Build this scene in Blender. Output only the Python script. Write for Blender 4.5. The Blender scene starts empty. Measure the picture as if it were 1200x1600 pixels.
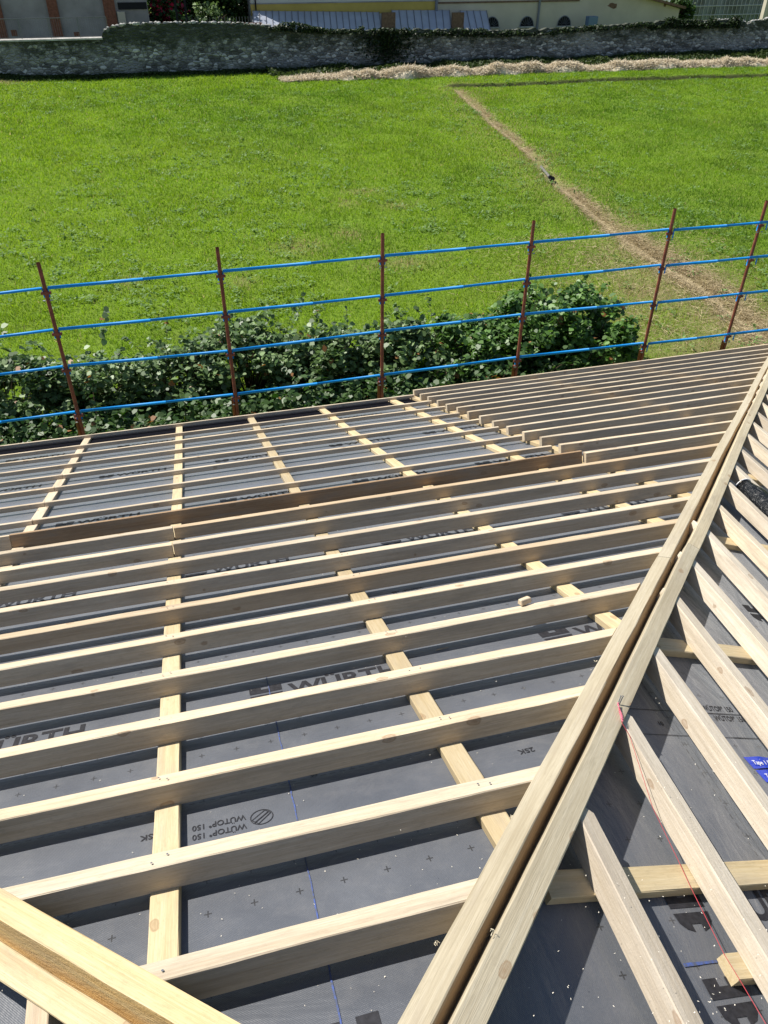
import bpy, bmesh, math, random
import numpy as np
from mathutils import Vector, Matrix, noise
random.seed(7); rng = np.random.default_rng(7)
sc = bpy.context.scene; COL = sc.collection
R = math.radians
# ------------------------------------------------------------------ camera
CAMZ = 8.5
RX = Vector((0.9671713, -0.25406487, 0.00554263)); UX = Vector((0.15008339, 0.58866456, 0.79432299)); FW = Vector((0.20507232, 0.76741454, -0.60747038))
FPX = 1226.07
cam = bpy.data.objects.new('camera', bpy.data.cameras.new('camera')); COL.objects.link(cam)
m = Matrix(((RX.x, UX.x, -FW.x, 0), (RX.y, UX.y, -FW.y, 0), (RX.z, UX.z, -FW.z, CAMZ), (0, 0, 0, 1)))
cam.matrix_world = m
cam.data.sensor_fit = 'VERTICAL'; cam.data.sensor_height = 24; cam.data.lens = FPX / 1600 * 24
cam.data.clip_start = 0.05; cam.data.clip_end = 1500
sc.camera = cam
# ------------------------------------------------------------------ sky, sun, exposure
SUN = Vector((-0.60, 0.56, 1.0)).normalized()
w = bpy.data.worlds.new('World'); sc.world = w; w.use_nodes = True
nt = w.node_tree; nt.nodes.clear()
sky = nt.nodes.new('ShaderNodeTexSky'); sky.sky_type = 'NISHITA'; sky.sun_disc = False
sky.sun_elevation = math.asin(SUN.z); sky.sun_rotation = math.atan2(SUN.x, SUN.y)
sky.air_density = 1.0; sky.dust_density = 0.6; sky.ozone_density = 1.0
bg = nt.nodes.new('ShaderNodeBackground'); bg.inputs[1].default_value = 0.08
ow = nt.nodes.new('ShaderNodeOutputWorld'); nt.links.new(sky.outputs[0], bg.inputs[0]); nt.links.new(bg.outputs[0], ow.inputs[0])
sl = bpy.data.lights.new('sun', 'SUN'); sl.energy = 5.0; sl.angle = R(0.53); sl.color = (1.0, 0.955, 0.88)
so = bpy.data.objects.new('sun', sl); COL.objects.link(so); so.rotation_euler = SUN.to_track_quat('Z', 'Y').to_euler(); so.location = (0, 0, 60)
sc.view_settings.view_transform = 'Standard'; sc.view_settings.look = 'None'; sc.view_settings.gamma = 1; sc.view_settings.exposure = 0.55
sc.render.engine = 'CYCLES'
sc.cycles.max_bounces = 6; sc.cycles.diffuse_bounces = 3; sc.cycles.glossy_bounces = 2; sc.cycles.transmission_bounces = 4; sc.cycles.transparent_max_bounces = 6
sc.cycles.sample_clamp_indirect = 6
# ------------------------------------------------------------------ helpers
def tag(o, label=None, cat=None, group=None, kind=None):
    if label: o['label'] = label
    if cat: o['category'] = cat
    if group: o['group'] = group
    if kind: o['kind'] = kind
    return o
def link(name, me, mat=None, parent=None, mw=None, smooth=False):
    o = bpy.data.objects.new(name, me); COL.objects.link(o)
    if mat is not None:
        for mm in (mat if isinstance(mat, (list, tuple)) else [mat]): me.materials.append(mm)
    if mw is not None: o.matrix_world = mw
    if parent is not None: o.parent = parent; o.matrix_parent_inverse = parent.matrix_world.inverted()
    if smooth:
        me.polygons.foreach_set('use_smooth', [True] * len(me.polygons))
    return o
def empty(name, loc=(0, 0, 0), mw=None):
    o = bpy.data.objects.new(name, None); COL.objects.link(o); o.empty_display_size = 0.2
    if mw is not None: o.matrix_world = mw
    else: o.matrix_world = Matrix.Translation(Vector(loc))
    return o
def pyd(name, vs, fs):
    me = bpy.data.meshes.new(name); me.from_pydata([tuple(v) for v in vs], [], fs); me.update(); return me
def npmesh(name, verts, nper, cols=None, smooth=False):
    """verts: (n*nper,3) polygons of nper corners each"""
    n = len(verts) // nper
    me = bpy.data.meshes.new(name)
    me.vertices.add(len(verts)); me.vertices.foreach_set('co', verts.astype(np.float32).ravel())
    me.loops.add(n * nper); me.loops.foreach_set('vertex_index', np.arange(n * nper, dtype=np.int32))
    me.polygons.add(n); me.polygons.foreach_set('loop_start', np.arange(0, n * nper, nper, dtype=np.int32))
    if cols is not None:
        at = me.color_attributes.new('Col', 'FLOAT_COLOR', 'POINT')
        c4 = np.ones((len(verts), 4), np.float32); c4[:, :3] = cols; at.data.foreach_set('color', c4.ravel())
    me.update(calc_edges=True); me.validate()
    return me
def pixray(x, y): return FW + RX * ((x - 600) / FPX) - UX * ((y - 800) / FPX)
def at(x, y, Y, z0=CAMZ):                                     # point seen at photo pixel on the vertical plane y=Y
    d = pixray(x, y); p = d * (Y / d.y); return Vector((p.x, Y, p.z + CAMZ))
def gnd(x, y, z=0.0):
    d = pixray(x, y); t = (z - CAMZ) / d.z; p = d * t; return Vector((p.x, p.y, z))
def box(bm, x0, x1, y0, y1, z0, z1):
    vs = [bm.verts.new(p) for p in ((x0,y0,z0),(x1,y0,z0),(x1,y1,z0),(x0,y1,z0),(x0,y0,z1),(x1,y0,z1),(x1,y1,z1),(x0,y1,z1))]
    for f in ((0,3,2,1),(4,5,6,7),(0,1,5,4),(1,2,6,5),(2,3,7,6),(3,0,4,7)): bm.faces.new([vs[i] for i in f])
def bmme(bm, name='mesh'):
    me = bpy.data.meshes.new(name); bm.to_mesh(me); bm.free(); me.update(); return me
def tube(bm, pts, r, seg=8, r1=None, cap=True):
    pts = [Vector(p) for p in pts]; rings = []
    n = len(pts)
    for i, p in enumerate(pts):
        t = (pts[min(i+1, n-1)] - pts[max(i-1, 0)]).normalized()
        a = Vector((0, 0, 1)) if abs(t.z) < 0.9 else Vector((1, 0, 0))
        b = t.cross(a).normalized(); c = t.cross(b).normalized()
        rr = r if r1 is None else r + (r1 - r) * i / (n - 1)
        rings.append([bm.verts.new(p + (b * math.cos(2*math.pi*k/seg) + c * math.sin(2*math.pi*k/seg)) * rr) for k in range(seg)])
    for i in range(n - 1):
        for k in range(seg):
            bm.faces.new((rings[i][k], rings[i][(k+1) % seg], rings[i+1][(k+1) % seg], rings[i+1][k]))
    if cap:
        bm.faces.new(rings[0]); bm.faces.new(rings[-1][::-1])
# ------------------------------------------------------------------ node helpers
def mat(name):
    mt = bpy.data.materials.new(name); mt.use_nodes = True; n = mt.node_tree
    b = n.nodes.get('Principled BSDF'); return mt, n, b
class N:
    def __init__(s, n): s.n = n
    def new(s, t, **k):
        x = s.n.nodes.new(t)
        for a, b in k.items(): setattr(x, a, b)
        return x
    def l(s, a, b): s.n.links.new(a, b)
    def math(s, op, a, b=None, c=None):
        x = s.new('ShaderNodeMath', operation=op)
        for i, v in enumerate((a, b, c)):
            if v is None: continue
            if isinstance(v, (int, float)): x.inputs[i].default_value = v
            else: s.l(v, x.inputs[i])
        return x.outputs[0]
    def noise(s, vec, scale, detail=4, rough=0.55, dist=0.0):
        x = s.new('ShaderNodeTexNoise'); x.inputs['Scale'].default_value = scale; x.inputs['Detail'].default_value = detail
        x.inputs['Roughness'].default_value = rough; x.inputs['Distortion'].default_value = dist
        if vec is not None: s.l(vec, x.inputs['Vector'])
        return x.outputs['Fac']
    def ramp(s, fac, stops):
        x = s.new('ShaderNodeValToRGB'); e = x.color_ramp.elements
        while len(e) < len(stops): e.new(0.5)
        for i, (p, c) in enumerate(stops):
            e[i].position = p; e[i].color = (*c, 1) if not isinstance(c, (int, float)) else (c, c, c, 1)
        s.l(fac, x.inputs[0]); return x.outputs[0]
    def mix(s, f, a, b, bt='MIX'):
        x = s.new('ShaderNodeMix', data_type='RGBA', blend_type=bt)
        if isinstance(f, (int, float)): x.inputs[0].default_value = f
        else: s.l(f, x.inputs[0])
        for i, v in ((6, a), (7, b)):
            if isinstance(v, tuple): x.inputs[i].default_value = (*v, 1)
            else: s.l(v, x.inputs[i])
        return x.outputs[2]
    def mapping(s, vec, scale=(1,1,1), loc=(0,0,0)):
        x = s.new('ShaderNodeMapping'); x.inputs['Scale'].default_value = scale; x.inputs['Location'].default_value = loc
        s.l(vec, x.inputs[0]); return x.outputs[0]
    def bump(s, h, strength, dist, b):
        x = s.new('ShaderNodeBump'); x.inputs['Strength'].default_value = strength; x.inputs['Distance'].default_value = dist
        s.l(h, x.inputs['Height']); s.l(x.outputs[0], b.inputs['Normal']); return x
def simple(name, col, rough=0.6, spec=0.3, metal=0.0, var=0.0, scale=5.0, bump=0.0, bdist=0.01):
    mt, n, b = mat(name); k = N(n)
    b.inputs['Roughness'].default_value = rough; b.inputs['Specular IOR Level'].default_value = spec; b.inputs['Metallic'].default_value = metal
    tc = k.new('ShaderNodeTexCoord').outputs['Object']
    f = k.noise(tc, scale, 6)
    if var > 0:
        k.l(k.ramp(f, [(0.3, tuple(c * (1 - var) for c in col)), (0.7, tuple(min(1, c * (1 + var)) for c in col))]), b.inputs['Base Color'])
    else: b.inputs['Base Color'].default_value = (*col, 1)
    if bump > 0: k.bump(f, bump, bdist, b)
    return mt
def wood(name, c_lo, c_mid, c_hi, rough_bump=0.5, weather=0.0, knots=True, saw=False):
    mt, n, b = mat(name); k = N(n)
    tc = k.new('ShaderNodeTexCoord').outputs['Object']; oi = k.new('ShaderNodeObjectInfo').outputs['Random']
    off = k.new('ShaderNodeCombineXYZ'); k.l(k.math('MULTIPLY', oi, 57.0), off.inputs[0]); k.l(k.math('MULTIPLY', oi, 13.0), off.inputs[1]); k.l(k.math('MULTIPLY', oi, 31.0), off.inputs[2])
    va = k.new('ShaderNodeVectorMath', operation='ADD'); k.l(tc, va.inputs[0]); k.l(off.outputs[0], va.inputs[1]); vec = va.outputs[0]
    grain = k.noise(k.mapping(vec, (1.6, 90, 90)), 1.0, 5, 0.6, 0.6)
    broad = k.noise(k.mapping(vec, (0.9, 9, 9)), 1.0, 3, 0.5, 0.8)
    fib = k.noise(k.mapping(vec, (14, 420, 420)), 1.0, 2, 0.6)
    f = k.math('ADD', k.math('MULTIPLY', grain, 0.55), k.math('MULTIPLY', broad, 0.45))
    col = k.ramp(f, [(0.33, c_lo), (0.5, c_mid), (0.66, c_hi)])
    col = k.mix(k.math('MULTIPLY', k.math('SUBTRACT', fib, 0.35), 1.1), col, tuple(q * .82 for q in c_lo))
    # each plank a little different
    tint = k.ramp(oi, [(0.0, (0.76, 0.73, 0.70)), (0.3, (1.0, 0.98, 0.95)), (0.65, (1.08, 1.02, 0.93)), (0.85, (0.93, 0.90, 0.86)), (1.0, (0.88, 0.78, 0.66))])
    col = k.mix(1.0, col, tint, 'MULTIPLY')
    # stains and grey weathering
    st = k.noise(k.mapping(vec, (2.2, 14, 14), (3, 8, 1)), 1.0, 5, 0.65)
    sp2 = k.noise(k.mapping(vec, (30, 90, 90)), 1.0, 5, .75)
    col = k.mix(k.ramp(sp2, [(0.52, 0.0), (0.75, 0.45)]), col, tuple(q * .72 for q in c_lo))
    col = k.mix(k.ramp(st, [(0.50, 0.0), (0.70, 0.48 + weather)]), col, (0.30, 0.25, 0.19), 'MIX')
    if knots:
        vo = k.new('ShaderNodeTexVoronoi'); vo.inputs['Scale'].default_value = 1.0; vo.inputs['Randomness'].default_value = 1.0
        nd = k.new('ShaderNodeVectorMath', operation='ADD'); k.l(k.mapping(vec, (6.5, 12, 11)), nd.inputs[0]); nq = k.new('ShaderNodeCombineXYZ'); k.l(k.math('MULTIPLY', k.noise(vec, 28, 3), .22), nq.inputs[0]); k.l(k.math('MULTIPLY', k.noise(vec, 35, 3), .16), nq.inputs[1]); k.l(nq.outputs[0], nd.inputs[1]); k.l(nd.outputs[0], vo.inputs['Vector']); d = vo.outputs['Distance']
        kn = k.ramp(d, [(0.05, 1.0), (0.11, 0.55), (0.155, 0.95), (0.185, 0.0)])
        sel = k.math('GREATER_THAN', k.new('ShaderNodeSeparateColor').outputs[0], 0.60)
        sp = sel.node.inputs[0].links[0].from_node; k.l(vo.outputs['Color'], sp.inputs[0])
        kn = k.math('MULTIPLY', kn, sel)
        col = k.mix(k.math('MULTIPLY', kn, 0.62), col, (0.24, 0.14, 0.07))
    k.l(col, b.inputs['Base Color'])
    b.inputs['Roughness'].default_value = 0.72; b.inputs['Specular IOR Level'].default_value = 0.22
    h = k.math('ADD', k.math('MULTIPLY', grain, 0.5), k.math('MULTIPLY', fib, 0.5))
    if saw:
        wv = k.new('ShaderNodeTexWave', wave_type='BANDS', bands_direction='X'); wv.inputs['Scale'].default_value = 30; wv.inputs['Distortion'].default_value = 9; wv.inputs['Detail'].default_value = 2
        k.l(vec, wv.inputs['Vector']); h = k.math('ADD', h, k.math('MULTIPLY', wv.outputs['Fac'], 0.10))
        h = k.math('ADD', h, k.math('MULTIPLY', k.noise(k.mapping(vec, (40, 110, 110)), 1.0, 4, .7), 1.6))
    k.bump(h, rough_bump, 0.003, b)
    return mt
M = {}
M['batten'] = wood('pine_batten', (0.44, 0.355, 0.25), (0.58, 0.495, 0.375), (0.65, 0.58, 0.465), 0.6)
M['batten_rough'] = wood('rough_sawn_batten', (0.50, 0.43, 0.325), (0.63, 0.565, 0.465), (0.71, 0.66, 0.57), 0.35, saw=True)
M['counter'] = wood('yellow_counter_batten', (0.46, 0.36, 0.20), (0.57, 0.475, 0.30), (0.63, 0.55, 0.38), 0.4)
M['hip'] = wood('hip_board', (0.40, 0.345, 0.24), (0.52, 0.465, 0.345), (0.59, 0.545, 0.43), 0.5)
M['orange'] = wood('yellow_hip_board', (0.48, 0.36, 0.19), (0.60, 0.50, 0.31), (0.66, 0.58, 0.40), 0.6)
M['innerface'] = wood('orange_inner_face', (0.40, 0.26, 0.14), (0.52, 0.37, 0.22), (0.58, 0.44, 0.28), 0.5, knots=False)
M['roughorange'] = wood('rough_orange_face', (0.40, 0.25, 0.10), (0.56, 0.39, 0.18), (0.64, 0.49, 0.27), 0.8, knots=False, saw=True)
M['brown'] = wood('old_brown_plank', (0.26, 0.165, 0.09), (0.38, 0.26, 0.155), (0.47, 0.34, 0.22), 0.4, weather=0.3)
M['print'] = simple('black_print', (0.022, 0.022, 0.026), 0.6, 0.3, var=.4, scale=60)
M['chalk'] = simple('blue_chalk', (0.05, 0.09, 0.36), 0.9, 0.1)
M['black'] = simple('matt_black', (0.006, 0.006, 0.009), 0.9, 0.02)
# ------------------------------------------------------------------ roof geometry
S = 0.370328; CS, SN = math.cos(S), math.sin(S)
O = Vector((0, 0, CAMZ))
def frame(X, Y, Z): return Matrix(((X[0], Y[0], Z[0], O.x), (X[1], Y[1], Z[1], O.y), (X[2], Y[2], Z[2], O.z), (0, 0, 0, 1)))
FR = {'A': frame((1, 0, 0), (0, CS, -SN), (0, SN, CS)),
      'B': frame((0, -1, 0), (CS, 0, -SN), (SN, 0, CS)),
      'C': frame((0, 1, 0), (-CS, 0, -SN), (-SN, 0, CS))}
SG = {'A': 1, 'B': -1, 'C': 1}                                # local x = SG * u  (u = x on A, y on B and C)
TOP = {'A': -1.5, 'B': -1.612, 'C': -1.717}                   # height of the thick battens' tops on each slope
MEM = {k: v - 0.118 for k, v in TOP.items()}
def P3(f, u, v, wz): return FR[f] @ Vector((SG[f] * u, v, wz))
def on(f, x, y, wz):                                          # photo pixel -> (u, v) on a slope
    Z = FR[f].col[2].to_3d(); d = pixray(x, y); p = d * (wz / d.dot(Z))
    return (p.x if f == 'A' else p.y), p.dot(FR[f].col[1].to_3d())
def beam_mesh(L, W, H, k0=0.0, k1=0.0, seed=0, ch=0.003, wob=0.0042, rag=0.0011):
    rr = random.Random(seed)
    n = max(2, int(L / 0.16)); a1, a2, p1, p2 = rr.uniform(.3, 1), rr.uniform(.3, 1), rr.uniform(0, 6), rr.uniform(0, 6)
    f1, f2 = rr.uniform(.7, 1.6), rr.uniform(.7, 1.6)
    y, z = W / 2, H
    sec = [(-y + ch, 0), (y - ch, 0), (y, ch), (y, z - ch), (y - ch, z), (-y + ch, z), (-y, z - ch), (-y, ch)]
    vs = []; fs = []
    for i in range(n + 1):
        t = i / n; x = L * t
        wy = wob * a1 * math.sin(f1 * x + p1); wz = 0.7 * wob * a2 * math.sin(f2 * x + p2)
        for (yy, zz) in sec:
            sk = k0 * yy * (1 - t) + k1 * yy * t
            ww = wz if zz > H / 2 else 0
            vs.append((x + sk, yy + wy + rr.uniform(-rag, rag), zz + ww + (rr.uniform(-rag, rag) if zz > H/2 else 0)))
    for i in range(n):
        for j in range(8):
            a, b_ = i * 8 + j, i * 8 + (j + 1) % 8
            fs.append((a, b_, b_ + 8, a + 8))
    fs.append(tuple(range(7, -1, -1))); fs.append(tuple(range(n * 8, n * 8 + 8)))
    return pyd('beam', vs, fs)
BN = [0]
def beam(name, f, p0, p1, W, H, wtop, mt, label, cat, group, k0=0.0, k1=0.0, tilt=0.0, parent=None, side=None):
    """a straight timber on slope f from p0 to p1 (u, v of its centre line); k0,k1 = end cut slopes dv->dx in the local frame"""
    a = Vector((SG[f] * p0[0], p0[1], 0)); b_ = Vector((SG[f] * p1[0], p1[1], 0)); d = (b_ - a); L = d.length; d.normalize()
    nrm = Vector((-d.y, d.x, 0))
    BN[0] += 1
    loc = Matrix(((d.x, nrm.x, 0, a.x), (d.y, nrm.y, 0, a.y), (0, 0, 1, wtop - H), (0, 0, 0, 1)))
    if tilt: loc = loc @ Matrix.Rotation(tilt, 4, 'X')
    o = link(name, beam_mesh(L, W, H, k0, k1, BN[0]), mt, parent, FR[f] @ loc)
    if side:                                                  # one long side of another colour (fresh-sawn face)
        o.data.materials.append(side[1])
        for p in o.data.polygons:
            if p.normal.y * side[0] > .8: p.material_index = 1
    if label: tag(o, label, cat, group)
    return o
# --------- house: membrane on three slopes, walls
AX, AY = 0.145, 0.455                                         # apex above the ridge
EV = 10.22                                                    # eave distance down slope A
eyA = EV * CS - 0 + MEM['A'] * SN
half = eyA - AY
ezz = P3('A', 0, EV, MEM['A']).z
BACK = -7.0
house = empty('house', (AX, 0, 0)); tag(house, 'house whose hipped roof is being rebuilt, covered with dark grey membrane', 'house')
def world_z(f, x, y): 
    X, Y, Z = [FR[f].col[i].to_3d() for i in range(3)]
    return CAMZ + (MEM[f] - Z.x * x - Z.y * y) / Z.z
# membrane material -------------------------------------------------
def membrane():
    mt, n, b = mat('roof_membrane'); k = N(n)
    tc = k.new('ShaderNodeTexCoord').outputs['Object']
    sp = k.new('ShaderNodeSeparateXYZ'); k.l(tc, sp.inputs[0]); X, Y = sp.outputs[0], sp.outputs[1]
    def cell(v, off, per):
        q = k.math('DIVIDE', k.math('SUBTRACT', v, off), per)
        fr = k.math('FRACT', q); return k.math('ABSOLUTE', k.math('MULTIPLY', k.math('SUBTRACT', fr, 0.5), per)), k.math('FLOOR', q)
    dx, ix = cell(X, 0.0, 0.1262); dy, iy = cell(Y, 1.835 - 0.065 - 0.01, 0.13)
    c1 = k.math('MULTIPLY', k.math('LESS_THAN', dx, 0.0020), k.math('LESS_THAN', dy, 0.0125))
    c2 = k.math('MULTIPLY', k.math('LESS_THAN', dx, 0.0105), k.math('LESS_THAN', dy, 0.0024))
    cr = k.math('MAXIMUM', c1, c2)
    # printed bands: no crosses where the big lettering and the small lettering run, dashed and solid lap lines
    py = k.math('MODULO', k.math('ADD', Y, 6.0), 1.6)         # 6.0+v
    def band(lo, hi): return k.math('MULTIPLY', k.math('GREATER_THAN', py, lo), k.math('LESS_THAN', py, hi))
    # lettering rows centred on v = 3.0-0.04 -> (8.96 mod 1.6)=0.96 ; small rows v=2.18 -> 0.18 ; lap v=2.33 -> 0.33
    nocr = k.math('MAXIMUM', band(0.86, 1.06), band(0.10, 0.28)); cr = k.math('MULTIPLY', cr, k.math('SUBTRACT', 1.0, nocr))
    fx = k.math('FRACT', k.math('DIVIDE', X, 0.034))
    dash = k.math('MULTIPLY', band(0.328, 0.3325), k.math('LESS_THAN', fx, 0.58)); sol = band(0.358, 0.3605)
    dash2 = k.math('MULTIPLY', band(0.388, 0.3915), k.math('LESS_THAN', fx, 0.58))
    ink = k.math('MAXIMUM', k.math('MAXIMUM', cr, dash), k.math('MAXIMUM', sol, dash2))
    nz = k.noise(tc, 3.0, 5, 0.6); fine = k.noise(tc, 220, 3, 0.7); dust = k.noise(tc, 14, 6, 0.7)
    col = k.ramp(nz, [(0.3, (0.066, 0.073, 0.088)), (0.7, (0.098, 0.106, 0.122))])
    col = k.mix(k.math('MULTIPLY', k.ramp(dust, [(0.5, 0.0), (0.8, 1.0)]), 0.22), col, (0.26, 0.25, 0.24))
    sx = k.math('SINE', k.math('MULTIPLY', X, 2*math.pi/0.0062)); sy = k.math('SINE', k.math('MULTIPLY', Y, 2*math.pi/0.0062))
    grid = k.math('MULTIPLY', sx, sy)
    col = k.mix(k.math('MULTIPLY', k.math('ADD', grid, 1.0), 0.13), col, (0.03, 0.033, 0.04))
    col = k.mix(k.math('MULTIPLY', k.math('SUBTRACT', fine, 0.4), 0.5), col, (0.2, 0.2, 0.21))
    col = k.mix(k.math('MULTIPLY', ink, 0.9), col, (0.014, 0.014, 0.016))
    k.l(col, b.inputs['Base Color']); 
    b.inputs['Specular IOR Level'].default_value = 0.5; b.inputs['Sheen Weight'].default_value = 0.75; b.inputs['Sheen Roughness'].default_value = 0.42; b.inputs['Sheen Tint'].default_value = (1.0, 1.0, 1.0, 1)
    rg = k.ramp(nz, [(0.3, 0.42), (0.7, 0.52)]); k.l(rg, b.inputs['Roughness'])
    wr = k.noise(k.mapping(tc, (1.2, 3.0, 1)), 1.8, 4, 0.5, 0.6)
    h = k.math('ADD', k.math('MULTIPLY', wr, 8.0), k.math('ADD', k.math('MULTIPLY', grid, 0.10), k.math('MULTIPLY', fine, 0.35)))
    k.bump(h, 0.55, 0.0035, b)
    return mt
M['membrane'] = membrane()
slopes = {'A': [(AX, AY), (AX - half, AY + half), (AX + half, AY + half)],
          'B': [(AX, AY), (AX + half, AY + half), (AX + half, BACK), (AX, BACK)],
          'C': [(AX, AY), (AX, BACK), (AX - half, BACK), (AX - half, AY + half)]}
for f, poly in slopes.items():
    inv = FR[f].inverted(); vs = [inv @ Vector((x, y, world_z(f, x, y))) for x, y in poly]
    nv = len(vs); vs2 = vs + [v - Vector((0, 0, 0.03)) for v in vs]
    fs = [tuple(range(nv)), tuple(range(2*nv-1, nv-1, -1))] + [(i, i + nv, (i+1) % nv + nv, (i+1) % nv) for i in range(nv)]
    me = pyd('slope', vs2, fs); me.validate()
    bm = bmesh.new(); bm.from_mesh(me); bmesh.ops.recalc_face_normals(bm, faces=bm.faces); bm.to_mesh(me); bm.free()
    mem = link('roof_membrane', me, M['membrane'], house, FR[f]); 
    if f == 'A': memA = mem
    if f == 'B': memB = mem
M['plaster_house'] = simple('house_render', (0.42, 0.38, 0.32), 0.9, 0.1, var=0.1, scale=2, bump=0.2)
bm = bmesh.new(); box(bm, AX - half + .6, AX + half - .6, BACK + .3, AY + half - .6, 0, ezz - .08); link('wall', bmme(bm), M['plaster_house'], house)
bm = bmesh.new(); box(bm, AX - half + .02, AX + half - .02, BACK + .02, AY + half - .02, ezz - .30, ezz - .1); link('eave_board', bmme(bm), M['counter'], house)
bm = bmesh.new(); box(bm, AX - half, 2.74, 9.76, EV - 0.02, MEM['A'] + .002, MEM['A'] + .008); link('eave_black_strip', bmme(bm), M['black'], house, FR['A'])  # thin near-black strip lying on the membrane along the eave
# --------- printed lettering (parts of the membrane slope, a hair above it)
def text_mesh(s, size, bold=0.0, sx=1.0):
    cu = bpy.data.curves.new('t', 'FONT'); cu.body = s; cu.size = size; cu.offset = bold; cu.resolution_u = 3
    o = bpy.data.objects.new('t', cu); COL.objects.link(o)
    dg = bpy.context.evaluated_depsgraph_get(); dg.update()
    me = bpy.data.meshes.new_from_object(o.evaluated_get(dg)); bpy.data.objects.remove(o); bpy.data.curves.remove(cu)
    for v in me.vertices: v.co.x *= sx
    me.materials.clear(); return me
def put_print(f, me, u, v, flip=False, mt=None, lift=0.0018, name='printed_lettering', rot=0.0, parent=None):
    a = math.pi if flip else 0.0
    lm = Matrix.Translation((SG[f] * u, v, MEM[f] + lift)) @ Matrix.Rotation(a + rot, 4, 'Z')
    return link(name, me, mt or M['print'], parent or memA if f == 'A' else memB, FR[f] @ lm)
def logo_mesh(wd=0.135, ht=0.125):
    bm = bmesh.new()
    def poly(p): bm.faces.new([bm.verts.new((x * wd, y * ht, 0)) for x, y in p])
    poly([(0, .58), (1, .58), (1, .82), (.0, .82)]); poly([(0, .8201), (.36, .8201), (.36, 1), (.0, 1)]); poly([(.6, .8201), (1, .8201), (1, 1), (.6, 1)])
    poly([(0, .46), (.04, .24), (.16, .1), (.36, .02), (.36, .2), (.62, .2), (.62, .02), (.84, .1), (.96, .24), (1, .46)])
    return bmme(bm, 'logo')
me_logo = logo_mesh(); me_w = text_mesh('WÜRTH', 0.135, 0.0035, 1.02)
xs = [v.co.x for v in me_w.vertices]; sc_ = 0.47 / (max(xs) - min(xs))
for v in me_w.vertices: v.co.x *= sc_
me_small = text_mesh('WÜTOP° 150', 0.036, 0.0006, 0.80); me_rsk = text_mesh('2SK', 0.036, 0.0006); me_ten = text_mesh('10', 0.028, 0.0006)
me_th = text_mesh('THERMO W', 0.12, 0.003, 1.0)
def ring_mesh(r=0.037):
    bm = bmesh.new(); n = 28
    for r0, r1 in ((r, r - 0.003),):
        a = [bm.verts.new((r0 * math.cos(2*math.pi*i/n), r0 * math.sin(2*math.pi*i/n), 0)) for i in range(n)]
        c = [bm.verts.new((r1 * math.cos(2*math.pi*i/n), r1 * math.sin(2*math.pi*i/n), 0)) for i in range(n)]
        for i in range(n): bm.faces.new((a[i], a[(i+1) % n], c[(i+1) % n], c[i]))
    for (x0, y0, x1, y1, t) in ((-.03, -.012, .012, .03, .0028), (-.024, -.02, .024, .022, .004), (-.012, -.03, .032, .008, .0026), (.012, .03, .032, .008, .002), (-.03, -.012, -.012, -.03, .002)):
        d = Vector((x1-x0, y1-y0, 0)); nn = Vector((-d.y, d.x, 0)).normalized() * t / 2
        bm.faces.new([bm.verts.new(Vector((x0, y0, .0002)) - nn), bm.verts.new(Vector((x1, y1, .0002)) - nn), bm.verts.new(Vector((x1, y1, .0002)) + nn), bm.verts.new(Vector((x0, y0, .0002)) + nn)])
    return bmme(bm, 'ring')
me_ring = ring_mesh()
big = {1.30: [0.06, -1.22], 2.905: [-1.245, 0.015, 1.325], 4.535: [-1.42, -0.25, 0.965, 2.2], 6.13: [-1.27, 0.02, 1.33, 2.1]}
big = {1.27: [0.05], 2.905: [-1.27, 0.015], 4.535: [-1.50, -0.25, 0.965, 2.2], 6.13: [-1.22, 0.03, 1.12, 2.2], 7.70: [-2.2, -1.05, 0.05, 1.2, 2.2], 9.25: [-2.2, -1.0, 0.3, 1.5]}
for v, us in big.items():
    for u in us:
        put_print('A', me_logo, u, v)
        if v < 2: continue
        put_print('A', me_w, u + 0.165, v + 0.012)
put_print('A', me_logo, 1.325, 2.905); put_print('A', text_mesh('W', 0.135, 0.0035, 0.95), 1.49, 2.917)
for u in (-2.1, -0.98, 0.1, 1.25): put_print('A', me_th, u + 0.1, 7.93)
for u0 in (-0.05, 1.22):
    for dv in (0.0,):
        for v in (2.212, 2.168): put_print('A', me_small, u0 - 0.01, v, True) if u0 < 1 else None
        put_print('A', me_ring, u0 + 0.04, 2.182, True) if u0 < 1 else None; put_print('A', me_rsk, u0 - 0.28, 2.222, True)
for u in (0.20, -1.1): put_print('A', me_ten, u, 2.352, True)
for v in (3.79, 3.745): put_print('A', me_small, 1.0, v, True)
for v in (6.85, 6.95): put_print('A', me_small, 0.9, v, False)
# blue chalk lines
def strip(f, pts, wd, mt, name='chalk_line', lift=0.0025, par=None):
    bm = bmesh.new(); vv = []
    for i, (u, v) in enumerate(pts):
        a = Vector((SG[f] * pts[max(i-1, 0)][0], pts[max(i-1, 0)][1], 0)); b_ = Vector((SG[f] * pts[min(i+1, len(pts)-1)][0], pts[min(i+1, len(pts)-1)][1], 0))
        d = (b_ - a).normalized(); nn = Vector((-d.y, d.x, 0)) * wd / 2 * (0.7 + 0.6 * random.random()); c = Vector((SG[f] * u, v, MEM[f] + lift))
        vv.append((bm.verts.new(c - nn), bm.verts.new(c + nn)))
    for i in range(len(vv) - 1): bm.faces.new((vv[i][0], vv[i+1][0], vv[i+1][1], vv[i][1]))
    return link(name, bmme(bm), mt, memA if f == 'A' else memB, FR[f])
mc, n_, b_ = mat('faded_chalk'); kk = N(n_); b_.inputs['Roughness'].default_value = 0.9
kk.l(kk.ramp(kk.noise(kk.new('ShaderNodeTexCoord').outputs['Object'], 60, 4, 0.7), [(0.4, (0.07, 0.08, 0.11)), (0.62, (0.06, 0.10, 0.30))]), b_.inputs['Base Color'])
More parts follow.
